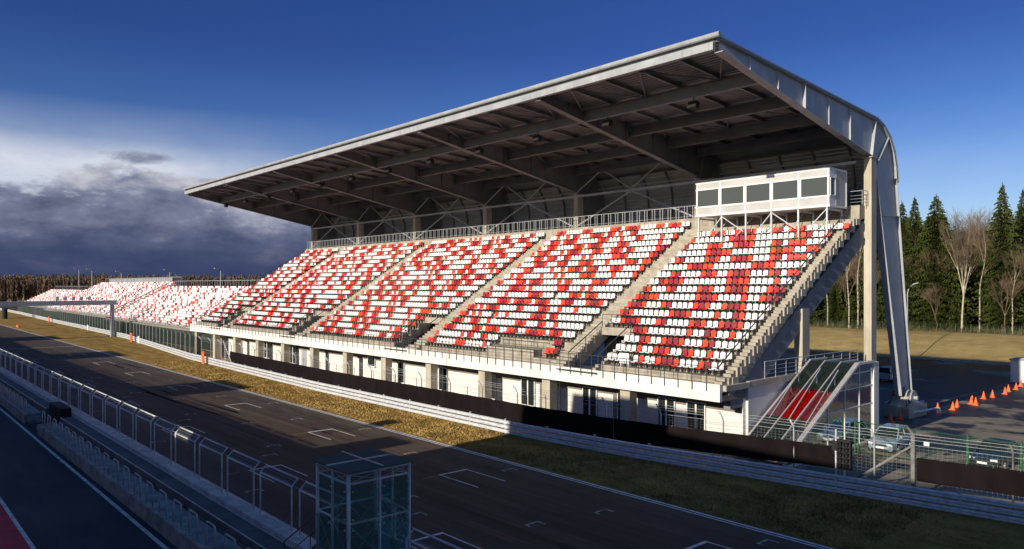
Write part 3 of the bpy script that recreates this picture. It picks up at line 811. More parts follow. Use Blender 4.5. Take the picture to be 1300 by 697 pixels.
def railings():
    r = MB(); y = 38.32
    x = XL
    while x < XR:
        r.box(x - .02, x + .02, y - .03, y + .01, 4.25, 5.72); x += 1.03
    r.tube([(XL, y, 5.72), (XR, y, 5.72)], .028, 5)
    for z in (4.95, 5.2, 5.45): r.tube([(XL, y, z), (XR, y, z)], .008, 4)
    r.build('balustrade', 'rail_dark', gs)
    def slope(x, j0, j1, name='stair_railing', mesh=False, mid=2):
        m = MB(); h = 1.05
        ya, za, yb, zb = ry(j0), (tread(j0 - 1) if j0 > 0 else 4.6), ry(j1), tread(j1 - 1)
        n = max(2, int((yb - ya) / 1.4))
        for i in range(n + 1):
            u = i / n; yy = ya + (yb - ya) * u; zz = za + (zb - za) * u; m.tube([(x, yy, zz - .1), (x, yy, zz + h)], .03, 5)
        m.tube([(x, ya, za + h), (x, yb, zb + h)], .042, 6)
        for k in range(1, mid + 1): m.tube([(x, ya, za + h * k / (mid + 1)), (x, yb, zb + h * k / (mid + 1))], .010, 4)
        o = m.build(name, 'rail_dark', gs)
        if mesh:
            q = MB(); q.face([(x, ya, za + .08), (x, yb, zb + .08), (x, yb, zb + h - .03), (x, ya, za + h - .03)]); q.build('infill_mesh', 'mesh_rail', o)
    slope(-25.44, 0, 19, mesh=True); slope(XL + .1, 0, 19, mid=3)
    for a, b in HOLES:
        slope(a - .06, 0, 4, mid=3); slope(b + .07, 0, 4, mid=3)
        m = MB(); z = tread(4)
        for i in range(4): xx = a + (b - a) * i / 3; m.tube([(xx, ry(4) - .05, z), (xx, ry(4) - .05, z + 1)], .022, 5)
        m.tube([(a, ry(4) - .05, z + 1), (b, ry(4) - .05, z + 1)], .028, 6)
        for q in (.33, .66): m.tube([(a, ry(4) - .05, z + q), (b, ry(4) - .05, z + q)], .01, 4)
        m.build('stair_railing', 'rail_dark', gs)
    p = MB()                                           # platform rails, upper and lower
    for (y, z, xa, xb) in ((ry(2) + .05, tread(1) + .1, -47.6, -41.9), (39.42, 5.57, -47.6, -41.9)):
        n = 8
        for i in range(n + 1): xx = xa + (xb - xa) * i / n; p.tube([(xx, y, z - .4), (xx, y, z + 1.0)], .022, 5)
        for q in (.34, .67): p.tube([(xa, y, z + q), (xb, y, z + q)], .01, 4)
        p.tube([(xa, y, z + 1.0), (xb, y, z + 1.0)], .026, 6)
    for xx in (-47.6,):
        p.tube([(xx, 39.42, 6.57), (xx, ry(2), 6.57)], .026, 6)
    p.build('platform_railing', 'rail_dark', gs)
    u = MB(); y = ry(19) + .12; z = 16.7; x = XL + .5   # gallery railing of upright flats
    k = 0
    while x < -39.2:
        u.box(x - .03, x + .03, y - .03, y + .03, z, z + 1.12); x += .30 if k % 2 else .62; k += 1
    u.box(XL + .5, -39.0, y - .035, y + .035, z + 1.122, z + 1.17); u.tube([(XL + .5, y, z + .2), (-39, y, z + .2)], .02, 4)
    u.build('gallery_railing', 'steel_light', gs)
    v = MB()
    for i in range(12): xx = -38.9 + 14.3 * i / 11; v.tube([(xx, y, z), (xx, y, z + 1.1)], .025, 5)
    v.tube([(-38.9, y, z + 1.1), (-24.5, y, z + 1.1), (-24.5, 60.0, z + 1.1)], .03, 6)
    for q in (.25, .5, .75): v.tube([(-38.9, y, z + q), (-24.5, y, z + q), (-24.5, 60.0, z + q)], .014, 4)
    for yy in (58.0, 59.0, 60.0): v.tube([(-24.5, yy, z), (-24.5, yy, z + 1.1)], .025, 5)
    v.build('gallery_railing', 'steel_light', gs)
    w = MB(); x = XR + .15                              # deck railing behind the glass canopy
    for i in range(11): yy = 43.2 + 13.4 * i / 10; w.tube([(x, yy, 4.6), (x, yy, 5.75)], .025, 5)
    for q in (4.95, 5.2, 5.45): w.tube([(x, 43.2, q), (x, 56.6, q)], .014, 4)
    w.tube([(x, 43.2, 5.75), (x, 56.6, 5.75)], .03, 6)
    w.build('deck_railing', 'steel', gs)
railings()

# ---- roof
def roof():
    inner = [(37.95, 24.28), (58.55, 20.5), (59.35, 18.6), (64.1, 1.55)]
    outer = [(37.95, 24.95), (59.3, 23.45), (60.6, 23.05), (61.7, 22.35), (62.5, 21.3), (62.95, 20.2), (63.15, 19.0), (66.3, 1.55)]
    def top_z(y): return 24.95 - (y - 37.95) * 1.5 / 21.35
    def bot_z(y): return 24.28 - (y - 37.95) * 3.78 / 20.6
    # matching points along both outlines for the web plate
    web = [((37.95, 24.28), (37.95, 24.95)), ((48, bot_z(48)), (48, top_z(48))), ((58.55, 20.5), (59.3, 23.45)), ((58.7, 20.15), (60.6, 23.05)), ((58.85, 19.8), (61.7, 22.35)),
           ((59.05, 19.3), (62.5, 21.3)), ((59.2, 18.95), (62.95, 20.2)), ((59.35, 18.6), (63.15, 19.0)), ((64.1, 1.55), (66.3, 1.55))]
    for i, X in enumerate(FR):
        f = MB()
        for (a, b), (c, d) in zip(web, web[1:]):
            for s in (-.03, .03): f.face([(X + s, *a), (X + s, *c), (X + s, *d), (X + s, *b)])
        def flange(line, w=.56, t=.05):
            for p, q in zip(line, line[1:]): f.obox((X, *p), (X, *q), w, t, up=(0, -1, .2) if abs(p[1] - q[1]) > abs(p[0] - q[0]) else (0, 0, 1))
        flange(inner); flange(outer)
        for p, q in (((58.55, 20.5), (59.3, 23.45)), ((58.95, 19.5), (61.7, 22.35)), ((60.05, 16.0), (63.65, 16.2)), ((48, bot_z(48)), (48, top_z(48)))):
            f.obox((X, *p), (X, *q), .5, .04, up=(0, 1, 0) if abs(p[1] - q[1]) > .5 else (0, 0, 1))
        for yy in (41.2, 44.6, 51.6, 55.0): f.obox((X, yy, bot_z(yy)), (X, yy, top_z(yy)), .3, .03, up=(0, 1, 0))
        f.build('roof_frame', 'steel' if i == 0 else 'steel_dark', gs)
        b = MB(); b.box(X - 1.0, X + 1.0, 63.6, 67.4, -.4, .75); b.prism([(63.9, .75), (66.9, .75), (66.2, 1.45), (64.6, 1.45)], X - .62, X + .62)
        o = b.build('leg_footing', 'concrete_col', gs)
        g = MB()
        for s in (-.75, -.4, .4, .75):                  # round hinge plates round the pin
            g.tube([(X + s - .06, 65.2, 1.25), (X + s + .06, 65.2, 1.25)], .72, 16)
        g.tube([(X - 1.1, 65.2, 1.35), (X + 1.1, 65.2, 1.35)], .16, 10); g.box(X - .2, X + .2, 64.95, 65.45, 1.2, 2.2)
        for s in (-.9, .9): g.box(X + s - .08, X + s + .08, 63.7, 66.9, .752, .98)
        g.build('hinge', 'steel_light', o)
    # long beams under the roof
    for y, dp in ((42.9, .78), (48.5, .8), (53.6, .8), (58.1, .7)):
        m = MB(); zt = top_z(y) - .42
        for a, b in zip(FR, FR[1:]): m.ibeam((b + .06, y, zt - dp / 2), (a - .06, y, zt - dp / 2), dp, .3)
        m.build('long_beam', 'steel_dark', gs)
    pu = MB()
    for a, b in zip(FR, FR[1:]):
        for k in range(1, 5):
            x = a + (b - a) * k / 5
            pu.ibeam((x, 38.1, top_z(38.1) - .24), (x, 59.2, top_z(59.2) - .24), .28, .16, tf=.03)
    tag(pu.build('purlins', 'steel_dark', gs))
    for a, b in zip(FR, FR[1:]):
        w = a - b
        for y0, y1 in ((38.3, 42.9), (48.5, 53.6)):
            br = MB()
            for k in range(5):
                xa, xb = a - w * k / 5, a - w * (k + 1) / 5
                if k % 2: xa, xb = xb, xa
                br.tube([(xa, y0, top_z(y0) - .42), (xb, y1, top_z(y1) - .44)], .055, 5)
            br.build('brace_rods', 'steel_dark', gs)
    dk = MB(); prof = []; y = 37.7; k = 0
    while y < 59.4:                                    # trapezoidal ribs of the roof deck
        dz = .07 if k % 4 in (1, 2) else 0.0
        prof.append((y, top_z(y) - .06 - dz)); y += .07 if k % 2 == 0 else .12; k += 1
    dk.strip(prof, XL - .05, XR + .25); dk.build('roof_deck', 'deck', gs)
    sk = MB(); line = [(37.7, 25.12), (59.4, 23.62), (60.75, 23.22), (61.95, 22.45), (62.8, 21.35), (63.25, 20.2), (63.45, 19.0)]
    low = [(y - .05, z - .1) for y, z in line]
    sk.prism(line + low[::-1], XL - .1, XR + .5); sk.build('roof', 'roof_skin', gs)
    fa = MB(); fa.box(XL - .1, XR + .02, 37.62, 37.90, 24.40, 24.86)
    for x in FR: fa.box(x - .5, x - .44, 37.60, 37.618, 24.43, 24.84); fa.box(x + .2, x + .26, 37.60, 37.618, 24.43, 24.84) if x < -25 else None
    fa.build('fascia', 'steel_light', gs)
    gu = MB(); gu.tube([(XL - .15, 37.62, 25.2), (XR + .5, 37.62, 25.2)], .17, 10); gu.build('gutter', 'steel_light', gs, smooth=False)
    sl = MB(); sl.box(XL - .1, XR + .02, 37.72, 37.88, 24.865, 25.10); sl.build('shadow_gap', 'dark_gap', gs)
    cl = MB(); cv = [(61.5, 22.1), (62.35, 20.95), (62.75, 19.6), (62.72, 18.2), (62.3, 16.9), (61.6, 15.8)]
    cl.prism(cv + [(y + .08, z) for y, z in cv[::-1]], XL + .3, XR - .35); cl.build('rear_cladding', 'cladding', gs)
    x = XL + .6; n = 0
    while x < XR - .5:
        q = MB()
        for p, r in zip(cv, cv[1:]): q.obox((x, p[0] - .13, p[1]), (x, r[0] - .13, r[1]), .13, .24, up=(0, -1, 0))
        q.build('cladding_rib', 'steel_dark', gs); x += 3.076
    gi = MB(); gi.box(FR[-1], FR[0] - .8, 58.05, 58.25, 20.0, 20.22)
    for y, z in ((61.9, 21.2), (62.4, 18.6)): gi.tube([(FR[-1], y, z), (FR[0] - .4, y, z)], .09, 6)
    gi.build('girt', 'steel', gs)
    kb = MB()
    for a, b in list(zip(FR, FR[1:]))[1:]:
        c = (a + b) / 2; q = (a - b) / 4; y = 58.15
        kb.tube([(b, y, 16.8), (c, y, 20.05)], .085, 6); kb.tube([(a, y, 16.8), (c, y, 20.05)], .085, 6)
        for p, r in (((b, 20.4), (b + q, 22.6)), ((b + q, 22.6), (c, 20.25)), ((c, 20.25), (a - q, 22.6)), ((a - q, 22.6), (a, 20.4))): kb.tube([(p[0], y, p[1]), (r[0], y, r[1])], .075, 6)
    kb.build('wind_bracing', 'steel', gs)
    # floodlights hang from the first long beam
    i = 0
    for k in range(12):
        x = -29.6 - 7.69 * k; y = 42.75; z = top_z(42.9) - 1.22
        t = thing('floodlight', (x, y, z), 'black floodlight hanging under the grandstand roof, %s from the right' % ORD[k + 1], 'floodlight', 'floodlights under the roof')
        m = MB(); m.tube([(x, y, z + .05), (x, y, z - .3)], .03, 5); m.obox((x - .28, y, z - .3), (x + .28, y, z - .3), .05, .04); m.build('bracket', 'black', t)
        h = MB(); h.prism([(y - .32, z - .75), (y + .1, z - .85), (y + .22, z - .4), (y - .16, z - .3)], x - .34, x + .34); o = h.build('lamp_housing', 'black', t)
roof()

# ---- glass commentary box
def booth():
    x0, x1, y0, y1, z0, z1 = -37.05, -25.5, 53.9, 56.7, 16.45, 19.26
    t = thing('commentary_box', ((x0 + x1) / 2, y0, z0), 'white glazed commentary box with five large windows standing over the top rows of seats', 'cabin')
    b = MB()
    b.box(x0, x1, y0, y0 + .1, z0, z0 + .78); b.box(x0, x1, y0, y0 + .1, z1 - .62, z1)
    b.box(x0 + .02, x1, y1 - .1, y1, z0, z1); b.box(x0, x0 + .1, y0 + .101, y1 - .101, z0, z1)
    b.box(x0 + .1, x1 - .1, y0 + .1, y1 - .1, z0, z0 + .1)
    b.box(x1 - .1, x1, y0 + 1.0, y1 - .101, z0, z1); b.box(x1 - .1, x1, y0 + .101, y0 + .999, z0, z0 + .78); b.box(x1 - .1, x1, y0 + .101, y0 + .999, z1 - .62, z1)
    tag(b.build('wall', 'white_paint', t))
    pn = MB()                                          # pale grey facing panels in white trim
    for k in range(5):
        a = x0 + .12 + (x1 - x0 - .2) * k / 5; c = x0 + (x1 - x0 - .12) * (k + 1) / 5
        for i in range(2):
            aa = a + (c - a) * i / 2; cc = a + (c - a) * (i + 1) / 2 - .02
            pn.box(aa, cc, y0 - .02, y0 - .002, z0 + .14, z0 + .68); pn.box(aa, cc, y0 - .02, y0 - .002, z1 - .5, z1 - .12)
    pn.box(x1 + .002, x1 + .02, y0 + 1.05, y1 - .2, z0 + .12, z1 - .12)
    pn.build('facing_panels', mk_panel(), t)
    tr = MB()
    for z, h in ((z0 - .04, .16), (z0 + .7, .12), (z1 - .64, .1), (z1 - .1, .14)): tr.box(x0 - .05, x1 + .05, y0 - .05, y0 - .003, z, z + h)
    tr.box(x1 + .003, x1 + .05, y0, y1 + .02, z0 - .04, z0 + .1); tr.box(x1 + .003, x1 + .05, y0, y1 + .02, z1 - .1, z1 + .04); tr.box(x1 + .003, x1 + .05, y1 - .12, y1 + .02, z0 + .1, z1 - .1)
    tr.build('trim', 'white_paint', t)
    rf = MB(); rf.box(x0 - .04, x1 + .04, y0, y1 + .03, z1 + .005, z1 + .06); rf.build('roof', 'aluminium', t)
    n = 5
    for k in range(n):
        a = x0 + (x1 - x0) * k / n; c = x0 + (x1 - x0) * (k + 1) / n
        f = MB(); f.box(a, a + .14, y0 - .03, y0 + .07, z0 + .82, z1 - .64); f.box(c - .14, c - .002, y0 - .03, y0 + .07, z0 + .82, z1 - .64)
        o = f.build('window', 'white_paint', t); g = MB(); g.box(a + .141, c - .142, y0 + .02, y0 + .04, z0 + .78, z1 - .62); g.build('pane', 'glass_booth', o)
    f = MB(); ya, yb = y0 + .1, y0 + 1.0
    f.box(x1 + .003, x1 + .05, ya, ya + .1, z0 + .78, z1 - .62); f.box(x1 + .003, x1 + .05, yb - .14, yb, z0 + .78, z1 - .62); f.box(x1 + .003, x1 + .05, ya + .1, yb - .14, z0 + .78, z0 + .86); f.box(x1 + .003, x1 + .05, ya + .1, yb - .14, z1 - .7, z1 - .62)
    o = f.build('window', 'white_paint', t); g = MB(); g.box(x1 - .04, x1 - .02, ya, yb, z0 + .78, z1 - .62); g.build('pane', 'glass_dark', o)
    ins = MB()                                         # desk and monitor stands inside
    ins.box(x0 + .2, x1 - .3, y0 + .6, y0 + 1.2, z0 + .75, z0 + .8)
    for k in range(4): ins.box(x0 + 1.2 + 2.4 * k, x0 + 1.24 + 2.4 * k, y0 + .8, y0 + .84, z0 + .8, z0 + 1.6)
    ins.build('desk', 'void', t)
    s = MB(); n = 6
    for k in range(n):
        x = x0 + .2 + (x1 - x0 - .4) * k / (n - 1)
        s.box(x - .06, x + .06, y0 + .02, y0 + .14, tread(15) - .02, z0 - .045)
        s.box(x - .05, x + .05, y1 - .4, y1 - .3, tread(17), z0 - .045)
        s.obox((x, y0 + .1, z0 - .2), (x, y1 - .35, z0 - .2), .08, .14)
    w = (x1 - x0 - .4) / (n - 1)
    for k in (1, 3): 
        x = x0 + .2 + w * k
        s.tube([(x, y0 + .08, z0 - .15), (x + w * .9, y0 + .08, tread(16) + .5)], .045, 5); s.tube([(x, y0 + .08, z0 - .15), (x - w * .6, y0 + .08, tread(16) + .4)], .045, 5)
    s.tube([(x1 - .2, y0 + .08, z0 - .15), (x1 - 1.6, y0 + .08, tread(16) + .5)], .045, 5)
    for k in range(5): x = x0 + 1.2 + w * k; s.tube([(x, y0 + .3, tread(16)), (x + .5, y1 - .5, z0 - .2)], .035, 5)
    s.build('support_frame', 'galv', t)
def mk_panel():
    M['panel_grey'] = mottled('pale grey facing panel', (.42, .42, .43), (.5, .5, .51), .6, .5); return 'panel_grey'
booth()

# ---- glazed stair canopy at the stand's end
def canopy():
    x0, x1 = -24.35, -21.2; yf, yb = 39.2, 51.0; yt = 48.7
    def rz(y): return 5.5 - (yt - y) * .525
    zf = rz(yf)
    t = thing('glass_canopy', ((x0 + x1) / 2, 45, 0), 'sloping smoked glass stair canopy with a bright red glass band beside the grandstand end', 'canopy')
    f = MB()
    for i, x in enumerate((x0, x0 + 1.02, x0 + 2.1, x1)):
        w = .30 if i == 3 else .13 if i == 0 else .075
        f.obox((x, yf, zf), (x, yt, 5.5), w, .14); f.obox((x, yt, 5.5), (x, yb, 5.5), w, .14)
    f.build('rafter', 'aluminium', t)
    for y in (yf, 41.6, 44.0, 46.3, yt, yb):
        h = MB(); h.tube([(x0, y, min(rz(y), 5.5) - .03), (x1, y, min(rz(y), 5.5) - .03)], .03, 5); h.build('cross_bar', 'rail_dark', t)
    m = MB()
    ys = [42.3, 44.6, 46.9, 49.0, yb]
    for y in ys: m.box(x1 - .035, x1 + .035, y - .04, y + .04, .3, min(rz(y), 5.5) - .08)
    for z in (2.75, 3.95, 4.9):
        y = yt - (5.5 - z) / .525; m.box(x1 - .03, x1 + .03, y + .1, yb - .05, z - .03, z + .03)
    m.box(x1 - .1, x1 + .1, yf, yb, .2, .32)
    m.build('mullion', 'white_paint', t)
    b = MB(); b.box(x1 - .13, x1 + .13, yf, yb, -.02, .198); b.box(x0, x1 - .131, yf, yf + .25, -.02, zf - .1); b.build('plinth', 'concrete', t)
    def slope_pane(a, c, y0, y1, mat):
        g = MB(); g.face([(a, y0, rz(y0)), (c, y0, rz(y0)), (c, y1, rz(y1)), (a, y1, rz(y1))]); g.build('glass_pane', mat, t)
    xs = [x0 + .07, x0 + .98, x0 + 1.06, x0 + 2.06, x0 + 2.14, x1 - .15]
    for i in range(3):
        for y0, y1, mt in ((yf, 42.9, 'glass_canopy'), (42.92, 45.7, 'glass_red'), (45.72, yt, 'glass_canopy')): slope_pane(xs[2 * i], xs[2 * i + 1], y0, y1, mt)
        g = MB(); g.face([(xs[2 * i], yt + .02, 5.5), (xs[2 * i + 1], yt + .02, 5.5), (xs[2 * i + 1], yb, 5.5), (xs[2 * i], yb, 5.5)]); g.build('glass_pane', 'glass_canopy', t)
    def side(zlo, zhi, mt):
        g = MB(); ya = max(yf, yt - (5.5 - zlo) / .525 + .05); yb_ = max(yf, yt - (5.5 - zhi) / .525 + .05)
        g.face([(x1, ya, zlo), (x1, yb - .05, zlo), (x1, yb - .05, zhi), (x1, yb_, zhi)]); g.build('glass_pane', mt, t)
    side(.33, 2.72, 'glass_canopy'); side(2.78, 3.92, 'glass_red'); side(3.98, 5.4, 'glass_canopy')
    bw = MB(); bw.box(x0, x1 - .43, yb + .02, yb + .2, 0, 4.5); bw.build('back_wall', 'void', t)
    p = MB(); p.box(x1 - .42, x1 + .10, yb + .03, yb + .8, 0, 5.45); p.build('pillar', 'white_wall', t)
    s = MB()                                           # the stair inside, with its railing
    for k in range(18): s.box(x0 + .3, x1 - .35, 41.2 + .32 * k, 41.52 + .32 * k, -.05, .25 + .225 * k)
    s.build('stair', 'concrete', t)
    r = MB()
    for xx in (x0 + .35, (x0 + x1) / 2, x1 - .4):
        r.tube([(xx, 41.2, 1.3), (xx, 46.9, 5.2)], .03, 5)
        for k in range(6): r.tube([(xx, 41.4 + k, .4 + .7 * k), (xx, 41.4 + k, 1.4 + .7 * k)], .022, 5)
    r.build('handrail', 'steel', t)
    q = MB()
    for i in range(2): q.box(x0 + .7 + 1.15 * i, x0 + 1.7 + 1.15 * i, yb - .1, yb, 3.3, 4.4)
    q.build('notice_panel', mk_green(), t)
def mk_green():
    M['pale_green'] = mottled('pale green panel', (.22, .28, .24), (.3, .36, .31), 1.5, .6); return 'pale_green'
canopy()
# ------------------------------------------------------------------ seats
PAT = ["WWWRDRWWRDDRWWWRDWRRRWWWWWWR", "RWWWWWWWRDDRRWWWWWWWRRDWWR", "DWWWWRDRWWRDDRWWWRDWRRRWWW", "WWWWWWRDDRRWWWWWWWRDRRWWRR",
       "WRDWWWWRDRWWRDDRWWWRDWRRRW", "WWWWWRDDRRWWWWWWWRDRRWWWWW", "WWWRDWWWWRDRWWRDDRWWWRDWRR", "WWDRDDRWWWWWWWWRDRRWWWWRWWW"[:26],
       "DRWWWRDWWWWRDRWWRDDRWWWRDD", "RDDRRWWWWWWWRDDRWWWWRWWRDD", "RDDRWWWRDWWWWRDRWWRDDRWWWW", "RDRWWWWWWWRDDRWWWWRWWDRWWW",
       "WWRDDRWWWRDWWWWRDRWWRDDRWW", "DDRWWWWWWWRWWDRWWRWW", "WWWDRWWRDDRWWWRDWWWW", "WWWWRWWRDRWWDRWWRWWW", "WWWWWWRWWRDDRWWWRDWW"]
CM = {'W': 0, 'R': 1, 'D': 2}
SX, SXR = .475, -25.7
def seat_mb(m, x, y, z, c, fine=False, br=3):
    """seat facing -Y, tip-up shell on a dark bracket; (x, y, z) is on the tread under the back"""
    w = .188
    if fine:
        arc = [(-w * .9, .42), (-w, .56), (-w * .97, .71), (-w * .84, .785), (-w * .55, .805), (w * .55, .805), (w * .84, .785), (w * .97, .71), (w, .56), (w * .9, .42)]
    else:
        arc = [(-w, .42), (-w, .72), (-w * .75, .805), (w * .75, .805), (w, .72), (w, .42)]
    def P(u, h, d): return (x + u, y + (h - .4) * .16 + d, z + h)
    n = len(m.v); k = len(arc)
    m.v += [P(u, h, -.025) for u, h in arc] + [P(u, h, .02) for u, h in arc]
    m.f.append(tuple(range(n, n + k))); m.m.append(c); m.f.append(tuple(range(n + 2 * k - 1, n + k - 1, -1))); m.m.append(c)
    for i in range(k):
        j = (i + 1) % k; m.f.append((n + i, n + k + i, n + k + j, n + j)); m.m.append(c)
    if fine:
        m.prism([(x - .165, y - .36), (x + .165, y - .36), (x + .185, y - .30), (x + .185, y - .02), (x - .185, y - .02), (x - .185, y - .30)], z + .37, z + .41, 'z', c)
    else: m.box(x - .18, x + .18, y - .34, y - .02, z + .37, z + .41, c)
    m.box(x - .15, x + .15, y - .24, y + .05, z + .305, z + .366, br)
    m.box(x - .05, x + .05, y - .06, y + .10, z + .02, z + .309, br)

def pattern(n, rows, seed):
    """diagonal strokes of red and dark red that zig-zag down the block"""
    rnd = random.Random(seed); out = []
    strokes = []
    for k in range(int(n / 5.1) + 5):
        strokes.append((5.1 * k - 9 + rnd.uniform(-.6, .6), rnd.choice([.8, 1.2, 1.6]), rnd.uniform(4, 8), rnd.random() * 6.28, rnd.choice([.0, .25, .5])))
    for r in range(rows):
        a = ['W'] * n
        for x0, amp, per, ph, dr in strokes:
            if rnd.random() < .10: continue
            tri = abs(((r / per + ph / 6.28) % 1) * 2 - 1) * 2 - 1
            x = int(round(x0 + amp * tri + dr * r + rnd.uniform(-.7, .7)))
            s = rnd.choice(['RDDR', 'RDR', 'RDDR', 'RDR', 'R', 'DR', 'RRD', 'R', 'RRDR'])
            if rnd.random() < .16 and 0 <= x - 2 < n: a[x - 2] = 'R'
            if any(0 <= q < n and a[q] != 'W' for q in range(x - 1, x + len(s) + 1)): continue
            for i, ch in enumerate(s):
                if 0 <= x + i < n: a[x + i] = ch
        i = 0
        while i < n:                                   # fill the longest white runs with a short stroke
            k = i
            while k < n and a[k] == 'W': k += 1
            if k - i > 7 and rnd.random() < .75:
                c = rnd.randrange(i + 2, k - 4)
                for q, ch in enumerate(rnd.choice(['RDR', 'R', 'RDDR'[:3], 'DR', 'RD'])): a[c + q] = ch
            i = k + 1
        out.append(''.join(a))
    return out

def stadium_seats():
    near = []; rest = MB()
    for r, row in enumerate(PAT):
        j = 16 - r; n = len(row)
        xr = SXR + (2 * SX if r == 0 else 0)
        for i, ch in enumerate(row):
            x = xr - (n - 1 - i) * SX
            if r == 16 and i in (4,): continue
            near.append((x, ry(j) + .62, tread(j), ch, j, n - i))
    near.sort(key=lambda s: s[0] ** 2 + s[1] ** 2 + (s[2] - 10.6) ** 2)
    for x, y, z, ch, j, k in near[300:]: seat_mb(rest, x, y, z, CM[ch], True)
    protos = {}
    mats = ['seat_white', 'seat_red', 'seat_dark', 'seat_bracket']
    for ch, nm in (('W', 'white'), ('R', 'bright red'), ('D', 'dark red')):
        m = MB(); seat_mb(m, 0, 0, 0, CM[ch], True); protos[ch] = m.build('stadium_seat', mats); protos[ch]['_n'] = nm; 
    used = set()
    for x, y, z, ch, j, k in near[:300]:
        o = protos[ch] if ch not in used else protos[ch].copy()
        if ch in used: COL.objects.link(o)
        used.add(ch)
        o.location = (x, y, z)
        o.rotation_euler = (random.uniform(-.03, .03), 0, random.uniform(-.03, .03))
        tag(o, '%s seat %s from right, %s row from front, nearest seat block' % (protos[ch]['_n'], ORD[k], ORD[j + 1]), 'seat', 'seats in the block under the white cabin')
    def block(xl, xr, j1, seed, skip):
        n = int(round((xr - xl) / SX)) + 1; pt = pattern(n, j1, seed)
        for r in range(j1):
            j = j1 - 1 - r
            for i, ch in enumerate(pt[r]):
                x = xl + i * SX
                if skip(x, j) or random.random() < .002: continue
                seat_mb(rest, x, ry(j) + .62, tread(j), CM[ch])
    block(-56.7, -40.04, 19, 3, lambda x, j: j < 2 and -47.9 < x < -41.4)
    block(-80.0, -59.15, 19, 5, lambda x, j: j < 4 and x > -61.95)
    block(-103.4, -82.5, 19, 8, lambda x, j: j < 4 and x > -85.4)
    block(-116.7, -105.9, 19, 11, lambda x, j: j < 4 and x > -108.8)
    # the open stands beyond
    rnd = random.Random(4)
    for (x0, x1, j0, j1, yb, zb) in BLEACH:
        n = int((x1 - x0) / .5)
        for j in range(j0, j1):
            run = 0; ch = 'W'
            for i in range(n):
                x = x0 + .3 + i * .5
                if any(a < x < a + 1.3 for a in BAISLE): continue
                if run <= 0:
                    if ch == 'W' and rnd.random() < .8: ch = rnd.choice('RRDD'); run = rnd.choice([1, 2, 2, 3])
                    else: ch = 'W'; run = rnd.choice([2, 3, 4, 6, 8])
                run -= 1
                yy, zz = yb + .85 * j + .5, zb + .44 * j
                w = .21; c = CM[ch]
                rest.box(x - w, x + w, yy, yy + .05, zz + .4, zz + .8, c); rest.box(x - w, x + w, yy - .36, yy - .002, zz + .36, zz + .41, c)
    o = rest.build('distant_seats', mats, fix=False)
    tag(o, 'all the farther white, red and dark red seats of the covered grandstand and open stands', 'seats', kind='stuff')
BLEACH = [(-190, -119, 0, 16, 43.5, 3.0), (-268, -193, 0, 18, 44.5, 3.2), (-330, -272, 0, 12, 46.5, 3.4)]
BAISLE = [-137, -155, -173, -210, -228, -246, -290, -308]
def green_cloth():
    M['green_cloth'] = mottled('dark green cloth', (.012, .024, .017), (.03, .045, .034), .3, .9); return 'green_cloth'
def bleachers():
    labs = ['open stand of white and red seats just beyond the covered grandstand', 'second open stand with a pale back wall, behind the nearer open stand', 'farthest low open stand at the far left end of the track']
    for (x0, x1, j0, j1, yb, zb), lab in zip(BLEACH, labs):
        t = thing('open_stand', ((x0 + x1) / 2, yb, 0), lab, 'grandstand', 'open stands')
        p = [(yb - .6, -.02), (yb - .6, zb - .3)]
        for j in range(j0, j1): p += [(yb + .85 * j, zb + .44 * j), (yb + .85 * (j + 1), zb + .44 * j)]
        ye, ze = yb + .85 * j1, zb + .44 * j1
        p += [(ye, ze + .3), (ye + 1.6, ze + .3), (ye + 1.6, -.02)]
        m = MB(); m.prism(p, x0, x1); m.build('terrace', 'concrete', t)
        c = MB(); c.box(x0, x1, yb - .72, yb - .61, .1, zb - .25); c.build('front_cloth', green_cloth(), t)
        r = MB()
        x = x0
        while x <= x1: r.box(x - .04, x + .04, ye + 1.4, ye + 1.48, ze + .3, ze + 1.5); x += 1.5
        r.box(x0, x1, ye + 1.38, ye + 1.5, ze + 1.502, ze + 1.58)
        if j1 == 18: r.box(x0 + 4, x1 - 8, ye + 1.6, ye + 1.7, ze + .3, ze + 1.45)
        r.tube([(x0, yb - .5, zb + .7), (x1, yb - .5, zb + .7)], .05, 5)
        x = x0
        while x <= x1: r.tube([(x, yb - .5, zb - .3), (x, yb - .5, zb + .7)], .03, 4); x += 2
        r.build('railing', 'steel_light', t)
        s = MB()
        for x in (x0 + .05, x1 - .05):
            s.tube([(x, yb, zb + 1), (x, ye, ze + 1)], .05, 5)
            for k in range(0, j1 + 1, 2): s.tube([(x, yb + .85 * k, zb + .44 * k), (x, yb + .85 * k, zb + .44 * k + 1)], .03, 4)
        s.build('end_railing', 'rail_dark', t)
bleachers(); stadium_seats()
def seat_board():
    m = MB(); x = SXR - 15.2 * SX; y = ry(0) + .1; z = 5.0; m.box(x - .42, x + .42, y - .03, y, z + .25, z + .95); m.box(x - .35, x - .3, y + .001, y + .3, z, z + .5); m.box(x + .3, x + .35, y + .001, y + .3, z, z + .5)
    tag(m.build('board', 'white_paint', origin=(x, y, z)), 'blank white board propped against the lowest seat row', 'board')
seat_board()

